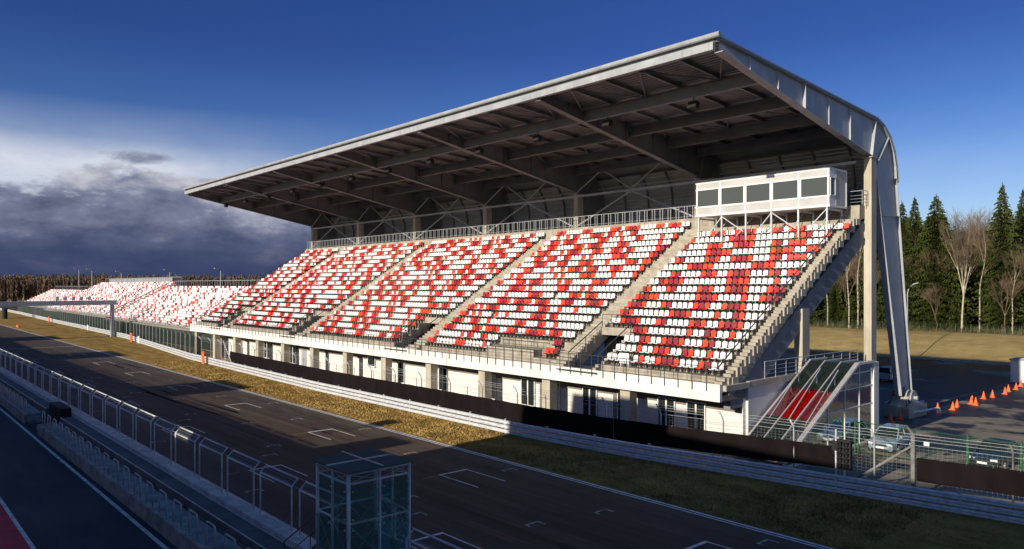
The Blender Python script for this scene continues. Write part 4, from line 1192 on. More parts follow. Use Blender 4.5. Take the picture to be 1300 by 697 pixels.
# ------------------------------------------------------------------ vehicles
def car(name, kind, loc, rot, paint, label):
    """built nose towards -Y with its own shape for hatchback, sedan or estate car"""
    L, W, H = {'hatch': (3.95, 1.70, 1.46), 'sedan': (4.55, 1.76, 1.42), 'suv': (4.75, 1.88, 1.80)}[kind]
    t = thing(name, (0, 0, 0), label, 'car')
    gc = .2 if kind != 'suv' else .26
    belt = {'hatch': .90, 'sedan': .90, 'suv': 1.13}[kind]
    h = L / 2
    # stations: (y, half width, bottom, belt height)
    if kind == 'suv': prof = [(-h, .62, .38, .72), (-h + .12, .80, .3, .92), (-h + .9, .92, gc, 1.04), (-h + 1.35, .94, gc, belt), (0, .94, gc, belt), (h - .5, .94, gc, belt), (h - .1, .9, .32, belt), (h, .8, .42, belt - .08)]
    elif kind == 'sedan': prof = [(-h, .56, .34, .58), (-h + .14, .74, .24, .70), (-h + .9, .86, gc, .80), (-h + 1.35, .88, gc, belt), (0, .88, gc, belt), (h - 1.0, .88, gc, belt + .02), (h - .2, .82, .26, belt + .02), (h, .66, .36, belt - .1)]
    else: prof = [(-h, .54, .32, .56), (-h + .14, .72, .22, .70), (-h + .75, .83, gc, .82), (-h + 1.1, .85, gc, belt), (0, .85, gc, belt), (h - .6, .85, gc, belt + .03), (h - .12, .80, .26, belt + .03), (h, .68, .36, belt - .08)]
    m = MB(); secs = []
    for y, w, zb, zt in prof:
        secs.append([(-w * .86, y, zb), (-w, y, zb + .12), (-w * 1.0, y, (zb + zt) / 2 + .04), (-w * .95, y, zt - .05), (-w * .84, y, zt), (w * .84, y, zt), (w * .95, y, zt - .05), (w, y, (zb + zt) / 2 + .04), (w, y, zb + .12), (w * .86, y, zb)])
    for a, b in zip(secs, secs[1:]):
        for i in range(10): j = (i + 1) % 10; m.face([a[i], a[j], b[j], b[i]])
    m.face(secs[0]); m.face(secs[-1][::-1])
    # cabin: base ring and roof ring
    wb = prof[4][1] * .86; wr = wb * .80
    y0, y1, r0, r1 = {'hatch': (-h + 1.0, h - .15, -h + 1.75, h - .55), 'sedan': (-h + 1.3, h - .75, -h + 2.1, h - 1.45), 'suv': (-h + 1.3, h - .08, -h + 1.95, h - .3)}[kind]
    zr = H
    rp = [(-wr, r0, zr - .05), (wr, r0, zr - .05), (wr, r1, zr - .06), (-wr, r1, zr - .06)]
    m.face(rp); m.face([(p[0] * .9, p[1] + (.12 if p[1] < 0 else -.12), zr) for p in rp])
    for i in range(4):
        j = (i + 1) % 4; a, b = rp[i], rp[j]; m.face([a, b, (b[0] * .9, b[1] + (.12 if b[1] < 0 else -.12), zr), (a[0] * .9, a[1] + (.12 if a[1] < 0 else -.12), zr)])
    bp = [(-wb, y0, belt - .02), (wb, y0, belt - .02), (wb, y1, belt - .02), (-wb, y1, belt - .02)]
    for i in range(4):
        m.obox(bp[i], rp[i], .09, .09, up=(0, 1, 0))
        m.obox(rp[i], rp[(i + 1) % 4], .07, .07)
    for s in (-1, 1):
        mid = (y0 + y1) / 2 + .1; m.obox((s * wb, mid, belt), (s * wr, mid - .05, zr - .06), .10, .06, up=(0, 1, 0))
        m.box(s * (prof[4][1] - .01) - .09, s * (prof[4][1] - .01) + .09, y0 + .32, y0 + .5, belt + .02, belt + .16)
    body = m.build('body', paint, t); 
    mod = body.modifiers.new('round', 'BEVEL'); mod.width = .035; mod.segments = 2; mod.limit_method = 'ANGLE'
    g = MB()
    def lerp(a, b, u): return tuple(a[k] + (b[k] - a[k]) * u for k in range(3))
    def pane(a, b, c, d, nm):
        q = MB(); q.face([a, b, c, d]); q.build(nm, 'glass_car', t)
    pane(bp[0], bp[1], rp[1], rp[0], 'windscreen'); pane(bp[2], bp[3], rp[3], rp[2], 'back_window')
    pane(bp[1], bp[2], rp[2], rp[1], 'side_window'); pane(bp[3], bp[0], rp[0], rp[3], 'side_window')
    it = MB(); it.box(-wb + .05, wb - .05, y0 + .4, y1 - .2, .4, belt - .05)
    for s in (-.38, .38): it.box(s - .22, s + .22, y0 + 1.05, y0 + 1.2, belt - .3, belt + .32)
    it.build('interior', 'rubber', t)
    rw = .31 if kind != 'suv' else .37
    for sy in (-h + .82, h - .82):
        for sx in (-1, 1):
            w = prof[4][1]; q = MB()
            q.tube([(sx * (w - .20), sy, rw), (sx * (w + .012), sy, rw)], rw, 20); wh = q.build('wheel', 'rubber', t)
            q = MB(); q.tube([(sx * (w + .0125), sy, rw), (sx * (w + .03), sy, rw)], rw * .66, 14); q.tube([(sx * (w + .03), sy, rw), (sx * (w + .04), sy, rw)], rw * .18, 8); q.build('rim', 'aluminium', wh)
            q = MB(); q.tube([(sx * (w - .02), sy, rw + .01), (sx * (w + .006), sy, rw + .01)], rw + .06, 20); q.build('wheel_arch', 'black', t)
    for s in (-1, 1):
        q = MB(); w = prof[1][1]; q.obox((s * (w - .34), -h + .02, .62 if kind != 'suv' else .8), (s * (w - .02), -h + .16, .64 if kind != 'suv' else .82), .08, .14); q.build('headlight', 'lens', t)
        q = MB(); w = prof[6][1]; q.obox((s * (w - .28), h - .02, belt - .18), (s * (w + .01), h - .12, belt - .18), .06, .2 if kind != 'suv' else .5); q.build('tail_light', 'lens_red', t)
    q = MB(); q.box(-.26, .26, -h - .03, -h - .005, .38, .50); q.build('number_plate', 'white_paint', t)
    q = MB(); q.box(-.45, .45, -h - .012, -h + .02, .52, .62); q.box(-.5, .5, -h - .02, -h + .02, .26, .36); q.build('grille', 'black', t)
    t.location = loc; t.rotation_euler = (0, 0, R(rot))
    return t
car('parked_car', 'hatch', (-19.7, 50.1, 0), 4, 'car_blue', 'pale blue hatchback parked beside the glass canopy, nose towards the track')
car('parked_car', 'sedan', (-13.85, 50.6, 0), -3, 'car_dark', 'dark saloon car parked behind the green fence at the right edge')
car('parked_car', 'suv', far(-33.6, 86.2)[:3], 176, 'car_silver', 'silver estate car parked in the shade behind the grandstand')
car('parked_car', 'sedan', far(-19.2, 86.6)[:3], -88, 'car_black', 'black car at the right edge beyond the row of orange cones')

def cone(x, y, i, lab):
    x, y, z, s = far(x, y); m = MB()
    m.lathe([(.205 * s, z + .045), (.19 * s, z + .06), (.035, z + .66 * s), (.03, z + .70 * s), (.0, z + .70 * s)], x, y, 14); m.box(x - .24 * s, x + .24 * s, y - .24 * s, y + .24 * s, z - .03, z + .045)
    return tag(m.build('traffic_cone', 'orange', origin=(x, y, z)), lab, 'traffic cone', 'orange cones in the yard')
CN = [(-23.66, 60.2), (-23.58, 61.8), (-23.46, 66.95), (-23.05, 68.4), (-22.42, 70.0), (-22.63, 71.7), (-22.5, 75.2), (-21.96, 74.3), (-22.4, 74.6), (-22.7, 79.0), (-22.45, 80.7), (-22.3, 84.0), (-22.6, 86.2), (-22.5, 88.4), (-22.9, 91.6)]
CL = ['orange cone in the shade left of the steel leg footing, leftmost of all', 'orange cone in the shade just in front of the steel leg footing', 'orange cone at the right edge of the steel leg footing',
      'orange cone standing alone, first to the right of the footing cone', 'orange cone, nearer one of the pair left of the tight cluster', 'orange cone, farther one of the pair left of the tight cluster',
      'orange cone at the back of the tight cluster of three', 'orange cone at the right front of the tight cluster of three', 'orange cone at the left of the tight cluster of three',
      'orange cone just right of the tight cluster, left of two single cones', 'orange cone right of the tight cluster, right of two single cones', 'orange cone, nearer one of the far pair before the white hut',
      'orange cone, farther one of the far pair before the white hut', 'orange cone second from last before the white hut', 'farthest orange cone beside the white hut']
for i, ((x, y), l) in enumerate(zip(CN, CL)): cone(x, y, i, l)

def hut():
    q = far(-24.45, 94.0); x0, y0 = q[:2]; x1, y1 = x0 + 6.2, y0 + 2.6; Z = q[2]; H0 = 2.45 * q[3]
    t = thing('site_hut', (x0 + 3, y0, Z), 'low white site hut with a flat grey roof at the right edge of the yard', 'hut')
    m = MB(); m.box(x0, x1, y0, y1, Z + .1, Z + H0); m.build('wall', 'white_wall', t)
    r = MB(); r.box(x0 - .12, x1 + .12, y0 - .12, y1 + .12, Z + H0 + .002, Z + H0 + .17); r.box(x0 + .5, x0 + 1.3, y0 + .5, y1 - .5, Z + H0 + .172, Z + H0 + .28); r.build('roof', 'steel_light', t)
    k = MB(); k.box(x0 + .1, x1 - .1, y0 + .1, y1 - .1, Z - .1, Z + .098); k.build('base', 'dark_gap', t)
    d = MB(); d.box(x0 + 2.2, x0 + 3.1, y0 - .03, y0 - .003, Z + .15, Z + 2.15); d.build('door', 'steel', t)
    f = MB(); f.box(x0 + 3.8, x0 + 5.0, y0 - .04, y0 - .003, Z + 1.0, Z + 2.0); o = f.build('window', 'white_paint', t); p = MB(); p.box(x0 + 3.9, x0 + 4.9, y0 - .05, y0 - .042, Z + 1.1, Z + 1.9); p.build('pane', 'glass_dark', o)
    p = MB(); p.obox((-23.7, 64.4, .25), (-22.6, 67.2, .45), .3, .06); p.obox((-23.7, 64.4, .05), (-23.7, 64.4, .23), .3, .1, up=(0, 1, 0)); p.obox((-22.6, 67.2, .05), (-22.6, 67.2, .42), .3, .1, up=(0, 1, 0))
    tag(p.build('barrier_board', 'white_paint', origin=(-23.2, 65.8, 0)), 'white striped barrier board lying against the steel leg footing', 'barrier')
hut()
def green_fence():
    t = thing('green_gate', (-17, 47.5, 0), 'green mesh fence and double gate with a small white sign between the two parked cars', 'gate')
    def panel(nm, x0, x1, diag, y=47.5, h=1.95):
        f = MB()
        for x in (x0, x1): f.tube([(x, y, .05), (x, y, h)], .035, 6)
        for z in (.12, h): f.tube([(x0, y, z), (x1, y, z)], .028, 6)
        if diag: f.tube([(x0, y, .12), (x1, y, h)] if diag > 0 else [(x0, y, h), (x1, y, .12)], .025, 5)
        o = f.build(nm, 'green_paint', t); m = MB(); m.face([(x0, y, .13), (x1, y, .13), (x1, y, h - .02), (x0, y, h - .02)]); m.build('mesh', 'mesh_green', o); return o
    panel('gate_leaf', -20.6, -17.35, -1); o = panel('gate_leaf', -17.25, -14.5, 1)
    for x0, x1 in ((-14.4, -11.9), (-11.8, -9.3), (-9.2, -6.7)): panel('fence_panel', x0, x1, 0)
    for x in (-20.8, -14.45, -11.85, -9.25): p = MB(); p.box(x - .05, x + .05, 47.45, 47.55, 0, 2.1); p.build('post', 'green_paint', t)
    s = MB(); s.box(-16.75, -16.45, 47.44, 47.46, 1.1, 1.34); s.build('sign', 'white_paint', t)
green_fence()

# ------------------------------------------------------------------ the spectator
def person():
    x, y, z = -59.15, 39.0, 4.63
    J = {'pel': (0, 0, .93), 'ch': (0, .01, 1.22), 'nk': (0, .0, 1.45), 'hd': (0, -.02, 1.56), 'top': (0, -.02, 1.72),
         'lh': (.10, 0, .88), 'lk': (.12, -.02, .48), 'la': (.12, .03, .09), 'lt': (.13, -.12, .04), 'rh': (-.10, 0, .88), 'rk': (-.11, -.03, .48), 'ra': (-.12, .02, .09), 'rt': (-.13, -.13, .04),
         'ls': (.19, .01, 1.40), 'le': (.25, .03, 1.12), 'lw': (.22, -.10, .92), 'lf': (.21, -.15, .84), 'rs': (-.19, .01, 1.40), 're': (-.25, .03, 1.12), 'rw': (-.22, -.10, .92), 'rf': (-.21, -.15, .84)}
    RAD = dict(pel=.15, ch=.165, nk=.065, hd=.10, top=.085, lh=.095, lk=.065, la=.05, lt=.04, rh=.095, rk=.065, ra=.05, rt=.04, ls=.075, le=.055, lw=.04, lf=.035, rs=.075, re=.055, rw=.04, rf=.035)
    E = [('pel', 'ch'), ('ch', 'nk'), ('nk', 'hd'), ('hd', 'top'), ('pel', 'lh'), ('lh', 'lk'), ('lk', 'la'), ('la', 'lt'), ('pel', 'rh'), ('rh', 'rk'), ('rk', 'ra'), ('ra', 'rt'), ('ch', 'ls'), ('ls', 'le'), ('le', 'lw'), ('lw', 'lf'), ('ch', 'rs'), ('rs', 're'), ('re', 'rw'), ('rw', 'rf')]
    ks = list(J); me = bpy.data.meshes.new('person'); me.from_pydata([J[k] for k in ks], [(ks.index(a), ks.index(b)) for a, b in E], [])
    o = bpy.data.objects.new('person', me); COL.objects.link(o); o.location = (x, y, z); o.rotation_euler = (0, 0, R(35))
    sk = o.modifiers.new('skin', 'SKIN'); layer = me.skin_vertices[0] if me.skin_vertices else None
    if layer is None:
        bm = bmesh.new(); bm.from_mesh(me); bm.verts.layers.skin.verify(); bm.to_mesh(me); bm.free(); layer = me.skin_vertices[0]
    for i, k in enumerate(ks): layer.data[i].radius = (RAD[k], RAD[k] * (.72 if k in ('pel', 'ch') else 1))
    layer.data[0].use_root = True
    o.modifiers.new('sub', 'SUBSURF').levels = 1; o.modifiers['sub'].render_levels = 2
    m, nt, b = newmat('dark jacket, trousers and skin'); 
    tc = nd(nt, 'ShaderNodeTexCoord'); s = nd(nt, 'ShaderNodeSeparateXYZ'); nt.links.new(tc.outputs['Object'], s.inputs[0])
    hi = math_(nt, 'GREATER_THAN', s.outputs['Z'], 1.46); lo = math_(nt, 'LESS_THAN', s.outputs['Z'], .87)
    c = mixc(nt, lo, (.016, .016, .02), (.03, .034, .05)); c = mixc(nt, hi, c, (.48, .29, .21)); nt.links.new(c, b.inputs['Base Color']); b.inputs['Roughness'].default_value = .8
    me.materials.append(m)
    tag(o, 'person in dark jacket and trousers standing by the second stairwell of the grandstand', 'person')
    h = bpy.data.meshes.new('hair'); bm = bmesh.new(); bmesh.ops.create_icosphere(bm, subdivisions=2, radius=.108)
    bmesh.ops.delete(bm, geom=[v for v in bm.verts if v.co.z < -.02 and v.co.y < .03], context='VERTS'); bm.to_mesh(h); bm.free(); h.materials.append(M['hair'])
    ho = bpy.data.objects.new('hair', h); COL.objects.link(ho); ho.parent = o; ho.location = (0, .005, 1.675)
person()
# ------------------------------------------------------------------ trees
def spruce_proto(H, Rm, seed, bare=.10, tris=1.0):
    rnd = random.Random(seed); tr = MB(); cr = MB()
    tr.tube([(0, 0, -.3), (.05, 0, H * .4), (0, .04, H * .75), (0, 0, H * .97)], .24 * H / 24, 7, r2=.03)
    z = H * bare
    while z < H * .99:
        t = (z - H * bare) / (H * (1 - bare))
        L = Rm * ((1 - t) ** .8) * (.62 + .38 * min(1, t * 7)) + .12
        n = 7 if t < .8 else 5
        a0 = rnd.random() * 6.28
        for k in range(n):
            a = a0 + 6.283 * k / n + rnd.uniform(-.35, .35); l = L * rnd.uniform(.6, 1.15); ca, sa = math.cos(a), math.sin(a)
            dz = rnd.uniform(-.2, .2)
            nseg = max(3, int(l / .38))
            for i in range(nseg):
                u0 = (i + .15) / nseg; u1 = min(1.0, u0 + 1.5 / nseg)
                def pt(u): 
                    r = l * u; return Vector((ca * r, sa * r, z + dz + l * (.14 * u - .42 * u * u) + (.12 * l if u > .85 else 0)))
                p, q = pt(u0), pt(u1); sd = Vector((-sa, ca, 0)); w = l * .25 * (1.1 - u0) + .18
                for s in (-1, 1):
                    tip = q + sd * s * w * rnd.uniform(.7, 1.2) - Vector((0, 0, rnd.uniform(.05, .34)))
                    cr.face([p, p + (q - p) * .55 + Vector((0, 0, .05)), tip])
                if rnd.random() < .6: cr.face([p, q, (p + q) / 2 - Vector((rnd.uniform(-.1, .1), rnd.uniform(-.1, .1), rnd.uniform(.25, .55)))])
        z += (.34 + .16 * (1 - t)) / tris * H / 24
    for i in range(6): 
        a = i * 1.05; cr.face([(0, 0, H * 1.02), (.14 * math.cos(a), .14 * math.sin(a), H * .965), (.14 * math.cos(a + .6), .14 * math.sin(a + .6), H * .96)])
    return tr, cr
def bare_proto(H, seed, spread=.5, trunk_r=.2, forks=4, depth=5, straight=False, start=.42):
    rnd = random.Random(seed); tr = MB(); cr = MB()
    def grow(p, d, l, r, k):
        pts = [p]; q = p; dd = d
        n = 3 if k > 1 else 2
        for i in range(n):
            dd = (dd + Vector((rnd.uniform(-1, 1), rnd.uniform(-1, 1), rnd.uniform(-.3, .55))) * .17).normalized(); q = q + dd * l / n; pts.append(q)
        mb = tr if k >= depth - 1 else cr
        mb.tube(pts, r, 6 if k >= depth - 1 else 3, mi=0 if (mb is tr or r > .035) else 1, r2=max(r * .55, .009), cap=False)
        if k == 0: return
        m = forks if k > 1 else 5
        for i in range(m):
            u = 1.0 if i == 0 else rnd.uniform(.3, 1.0)
            s = pts[min(n - 1, int(u * n))]; e = pts[min(n, int(u * n) + 1)]; b = s + (e - s) * ((u * n) % 1 if u < 1 else 1)
            a = rnd.random() * 6.28; sp = rnd.uniform(.35, 1) * spread * (1.2 if k < 3 else 1)
            side = Vector((math.cos(a), math.sin(a), rnd.uniform(-.1, .35)))
            nd_ = (dd * (1.1 if i == 0 else .75) + side * sp * (.45 if i == 0 else 1.15)).normalized()
            grow(b, nd_, l * rnd.uniform(.52, .75), r * (.62 if i == 0 else .42), k - 1)
    base = []
    z0 = H * start
    pts = [Vector((0, 0, -.3)), Vector((rnd.uniform(-.2, .2), rnd.uniform(-.2, .2), z0 * .5)), Vector((rnd.uniform(-.4, .4), rnd.uniform(-.4, .4), z0))]
    tr.tube(pts, trunk_r, 8, r2=trunk_r * .75, cap=False)
    m = 1 if straight else forks
    for i in range(m):
        a = 6.28 * i / m + rnd.random(); d = Vector((math.cos(a) * spread * .55, math.sin(a) * spread * .55, 1)).normalized() if not straight else Vector((rnd.uniform(-.06, .06), rnd.uniform(-.06, .06), 1)).normalized()
        grow(pts[-1], d, (H - z0) * (.44 if not straight else .55), trunk_r * (.62 if not straight else .72), depth - 1)
    return tr, cr
def make_tree(name, tr, cr, loc, bark, leaf, label, cat, group):
    t = thing(name, (0, 0, 0), label, cat, group)
    tr.build('trunk', bark, t, smooth=True, fix=False); cr.build('crown', leaf, t, fix=False)
    t.location = loc; return t
TREES = {}
def wood():
    rnd = random.Random(21)
    sp = []
    for i, (H, r) in enumerate(((25, 5.9), (24, 5.2), (23, 6.3), (17, 5.0))):
        tr, cr = spruce_proto(H, r, 30 + i, bare=(.08, .10, .06, .10)[i], tris=1.45); t = make_tree('spruce_tree', tr, cr, (0, 0, 0), 'bark_brown', 'needles', '', 'tree', 'spruces of the wood behind the bank'); sp.append((t, tree_of(t), H))
    bt = []
    specs = [(19, 5, .27, .27, 4, 6, False, .34, 'bark_pale'), (20, 9, .42, .17, 4, 5, True, .45, 'bark_birch'), (18, 12, .36, .13, 4, 5, True, .5, 'bark_birch'), (21, 17, .5, .2, 4, 5, False, .5, 'bark_brown'), (10, 23, .5, .09, 4, 5, False, .3, 'bark_brown')]
    for H, seed, spd, r, fk, dp, st, sta, bk in specs:
        tr, cr = bare_proto(H, seed, spd, r, fk, dp, st, sta); t = make_tree('bare_tree', tr, cr, (0, 0, 0), bk, [bk, 'twig'], '', 'tree', 'bare trees of the wood behind the bank'); bt.append((t, tree_of(t), H))
    used = set()
    def place(lst, i, x, y, H, label, z=1.35):
        x, y, H = x * 1.13, y * 1.13, H * 1.125
        src, tr, h0 = lst[i]; key = (id(lst), i)
        o = src if key not in used else copy_tree(src, tr); used.add(key)
        s = H / h0; o.location = (x, y, z); o.scale = (s * rnd.uniform(.9, 1.1), s * rnd.uniform(.9, 1.1), s); o.rotation_euler = (0, 0, rnd.random() * 6.28); o['label'] = label
        if lst is bt and i == 0: o.scale = (s * .68, s * .68, s)
    # the ones that can be told apart
    for i, (x, y, H, k, l) in enumerate(((-55.7, 147, 24.0, 0, 'tall pointed spruce just right of the slanting steel leg, left one of three close together'), (-53.6, 147.5, 24.6, 1, 'tall pointed spruce right of the steel leg, middle one of three close together'),
            (-49.8, 147, 24.8, 2, 'tall dense spruce right of the steel leg, right one of three close together'), (-39.3, 146.5, 25.6, 0, 'tallest broad dark spruce near the right edge of the wood'), (-36.9, 149, 24.6, 1, 'slim dark spruce at the right edge of the wood, behind the broadest one'),
            (-52.0, 150, 20.5, 3, 'shorter spruce in the gap between the tall spruces right of the steel leg'))): place(sp, k, x, y, H, l)
    for (x, y, H, k, l) in ((-44.3, 142.6, 18.5, 0, 'big bare tree with a pale forked trunk between the spruces, right of the lamp post'), (-63.6, 142.5, 18.5, 1, 'birch with a white trunk left of the concrete column under the stair'), (-62.2, 143.2, 19.5, 2, 'slanting white birch close beside the concrete column'),
            (-68.2, 143.4, 16, 2, 'thin white birch seen under the grandstand stair, leftmost of all'), (-42.0, 144.0, 16, 1, 'slim birch just right of the big pale forked tree'), (-37.6, 142.2, 10, 4, 'small pale bare tree under the broad spruce at the right'), (-48.4, 142.8, 8.5, 4, 'small leafless tree left of the big pale forked tree'), (-33.4, 142.6, 12, 2, 'slanting pale birch at the right edge of the wood')):
        place(bt, k, x, y, H, l)
    for i in range(135):
        x = rnd.uniform(-112, -6); y = rnd.uniform(147, 172)
        if -47.5 < x < -41.0 and y < 153: continue
        H = rnd.uniform(14, 18) if -49 < x < -39 else rnd.uniform(17.5, 23)
        place(sp, rnd.randrange(4), x, y, H, 'dark green spruce standing deep in the dense wood behind the grass bank')
    for i in range(30):
        x = rnd.uniform(-60, -30); y = rnd.uniform(150, 160)
        if -48 < x < -40: continue
        place(sp, rnd.randrange(3), x, y, rnd.uniform(19.5, 22.5), 'dark green spruce standing deep in the dense wood behind the grass bank')
    for i in range(26):
        x = rnd.uniform(-100, -10); H = rnd.uniform(5, 10); place(sp, rnd.choice([3, 3, 2]), x, rnd.uniform(144.5, 149), H, 'young green spruce at the front edge of the wood behind the grass bank')
    for i in range(38):
        x = rnd.uniform(-104, -10); y = rnd.uniform(142.5, 151); k = rnd.choice([2, 3, 3, 3, 4, 3])
        place(bt, k, x, y, rnd.uniform(9, 17), 'leafless tree with a thin trunk among the spruces of the wood edge')
    for i in range(20):
        place(bt, 3, rnd.uniform(-52, -36), rnd.uniform(156, 172), rnd.uniform(19, 22.5), 'brown leafless tree rising behind the big pale forked tree')
    m = MB()                                           # scrub and thin stems along the edge of the wood
    for i in range(9000):
        x = rnd.uniform(-130, -5); y = rnd.uniform(159.5, 170); h = rnd.uniform(.3, 1.5) * (1.6 if rnd.random() < .1 else 1); a = rnd.random() * 6.28; w = rnd.uniform(.02, .10)
        m.face([(x - math.cos(a) * w, y - math.sin(a) * w, 1.2), (x + math.cos(a) * w, y + math.sin(a) * w, 1.2), (x + rnd.uniform(-.5, .5), y + rnd.uniform(-.5, .5), 1.4 + h)], 0 if rnd.random() < .7 else 1)
    tag(m.build('undergrowth', ['scrub', 'needles'], fix=False), 'dry brown undergrowth along the foot of the wood', 'undergrowth', kind='stuff')
    f = MB(); n = MB()
    for i in range(48):
        x = -126 + 2.7 * i; f.tube([(x, 158.8, 1.1), (x, 158.8, 3.2)], .04, 5)
    t = thing('boundary_fence', (-62, 158.8, 1.2), 'thin dark mesh fence along the foot of the wood', 'fence')
    f.build('posts', 'rail_dark', t); n.face([(-126, 158.8, 1.3), (1, 158.8, 1.3), (1, 158.8, 3.15), (-126, 158.8, 3.15)]); n.build('netting', 'mesh_green', t)
wood()

def far_wood():
    """the far wood along the horizon, read as one mass"""
    rnd = random.Random(5); m = MB()
    def at(u, v): # along the edge, into the depth
        a, b = Vector((-640, -60)), Vector((-420, 330)); d = (b - a).normalized(); nrm = Vector((-d.y, d.x))
        p = a + (b - a) * u + nrm * v; return p.x, p.y
    for i in range(2300):
        u = rnd.random(); v = rnd.random() ** 1.4 * 60; x, y = at(u, v)
        conif = rnd.random() < (.04 + .25 * (math.sin(u * 23) > .5)) * (.2 if v < 22 else 1)
        H = rnd.uniform(12.5, 15.8) + v * .05
        if conif:
            H *= 1.06
            for k in range(16):
                t = k / 16; z = H * (.1 + .9 * t); r = 2.5 * (1 - t) + .2
                for q in range(4):
                    a = rnd.random() * 6.28; m.face([(x, y, z + .9), (x + r * math.cos(a), y + r * math.sin(a), z - .5), (x + r * math.cos(a + .9), y + r * math.sin(a + .9), z - .4)], 0)
        else:
            pale = rnd.random() < .3
            m.tube([(x, y, 0), (x + rnd.uniform(-.5, .5), y + rnd.uniform(-.5, .5), H * .9)], .17, 3, 2 if pale else 1, r2=.05, cap=False)
            for k in range(60):
                t = rnd.uniform(.22, 1.0); z = H * t; a = rnd.random() * 6.28; l = rnd.uniform(.8, 2.6) * (1.15 - t * .5)
                p = Vector((x, y, z)); q = p + Vector((math.cos(a) * l * .6, math.sin(a) * l * .6, l)); w = Vector((-math.sin(a), math.cos(a), 0)) * rnd.uniform(.22, .55)
                m.face([p - w, p + w, q], 1)
    for i in range(2600):
        x, y = at(rnd.random(), rnd.uniform(-4, 40)); h = rnd.uniform(1, 4.5); a = rnd.random() * 6.28
        m.face([(x - math.cos(a), y - math.sin(a), 0), (x + math.cos(a), y + math.sin(a), 0), (x + rnd.uniform(-1, 1), y + rnd.uniform(-1, 1), h)], 1)
    tag(m.build('far_wood', ['needles_far', 'twig_far', 'bark_pale'], fix=False), 'distant brown and dark green wood along the horizon behind the open stands', 'wood', kind='stuff')
    rnd = random.Random(9)
    tr, cr = spruce_proto(17, 3.6, 77)
    for i, (x, y, H, l) in enumerate(((-250, 119, 15.5, 'single dark spruce behind the back rail of the open stands'), (-168, 120, 14.5, 'single dark spruce showing beside the top left corner of the grandstand'))):
        if i == 0: t = make_tree('spruce_tree', tr, cr, (x, y, 0), 'bark_brown', 'needles', l, 'tree', 'lone far spruces'); d = tree_of(t); t0 = t
        else: t = copy_tree(t0, d); t['label'] = l
        t.location = (x, y, 0); t.scale = (H / 17,) * 3
far_wood()

# ------------------------------------------------------------------ the pit building the photograph is taken from
def pit_building():
    t = thing('pit_building', (-40, -10, 0), 'long pit building along the pit lane, below and behind the viewpoint', 'building')
    w = MB()
    w.box(-230, -43, -16, -4, -.05, 8.1)
    for x0, x1, h in ((-81.5, -73, 11.1), (-130, -120, 11.1), (-178, -166, 11.1), (-43.0, -40, 10.2)): w.box(x0, x1, -14, -4.02, 8.102, h)
    w.box(-36.8, -25.2, -18, -6, -.05, 17.2); w.box(-25.19, 40, -18, -6, -.05, 15.2); w.box(-42.98, -36.81, -16, -4.5, -.05, 8.1)
    w.build('wall', 'white_wall', t)
    r = MB(); r.box(-230.3, -43, -16.3, -3.8, 8.101, 8.3); r.box(-1.6, 1.6, -5.98, .35, 8.65, 8.85)
    r.build('viewing_balcony', 'concrete', t)
    a = MB()
    for x in (-47.2, -64, -93, -108, -146): a.tube([(x, -4.3, 8.2), (x, -4.3, 11.6)], .07, 6)
    a.box(-48.0, -46.4, -4.5, -4.1, 10.6, 11.35); a.tube([(-140, -4.4, 8.9), (-60, -4.4, 8.9)], .04, 5)
    a.build('roof_mast', 'galv_dull', t)
    for k in range(28):
        x = -226 + 6.5 * k; g = MB(); g.box(x, x + 4.4, -3.99, -3.93, 0, 3.4); d = g.build('garage_door', 'steel', t)
pit_building()

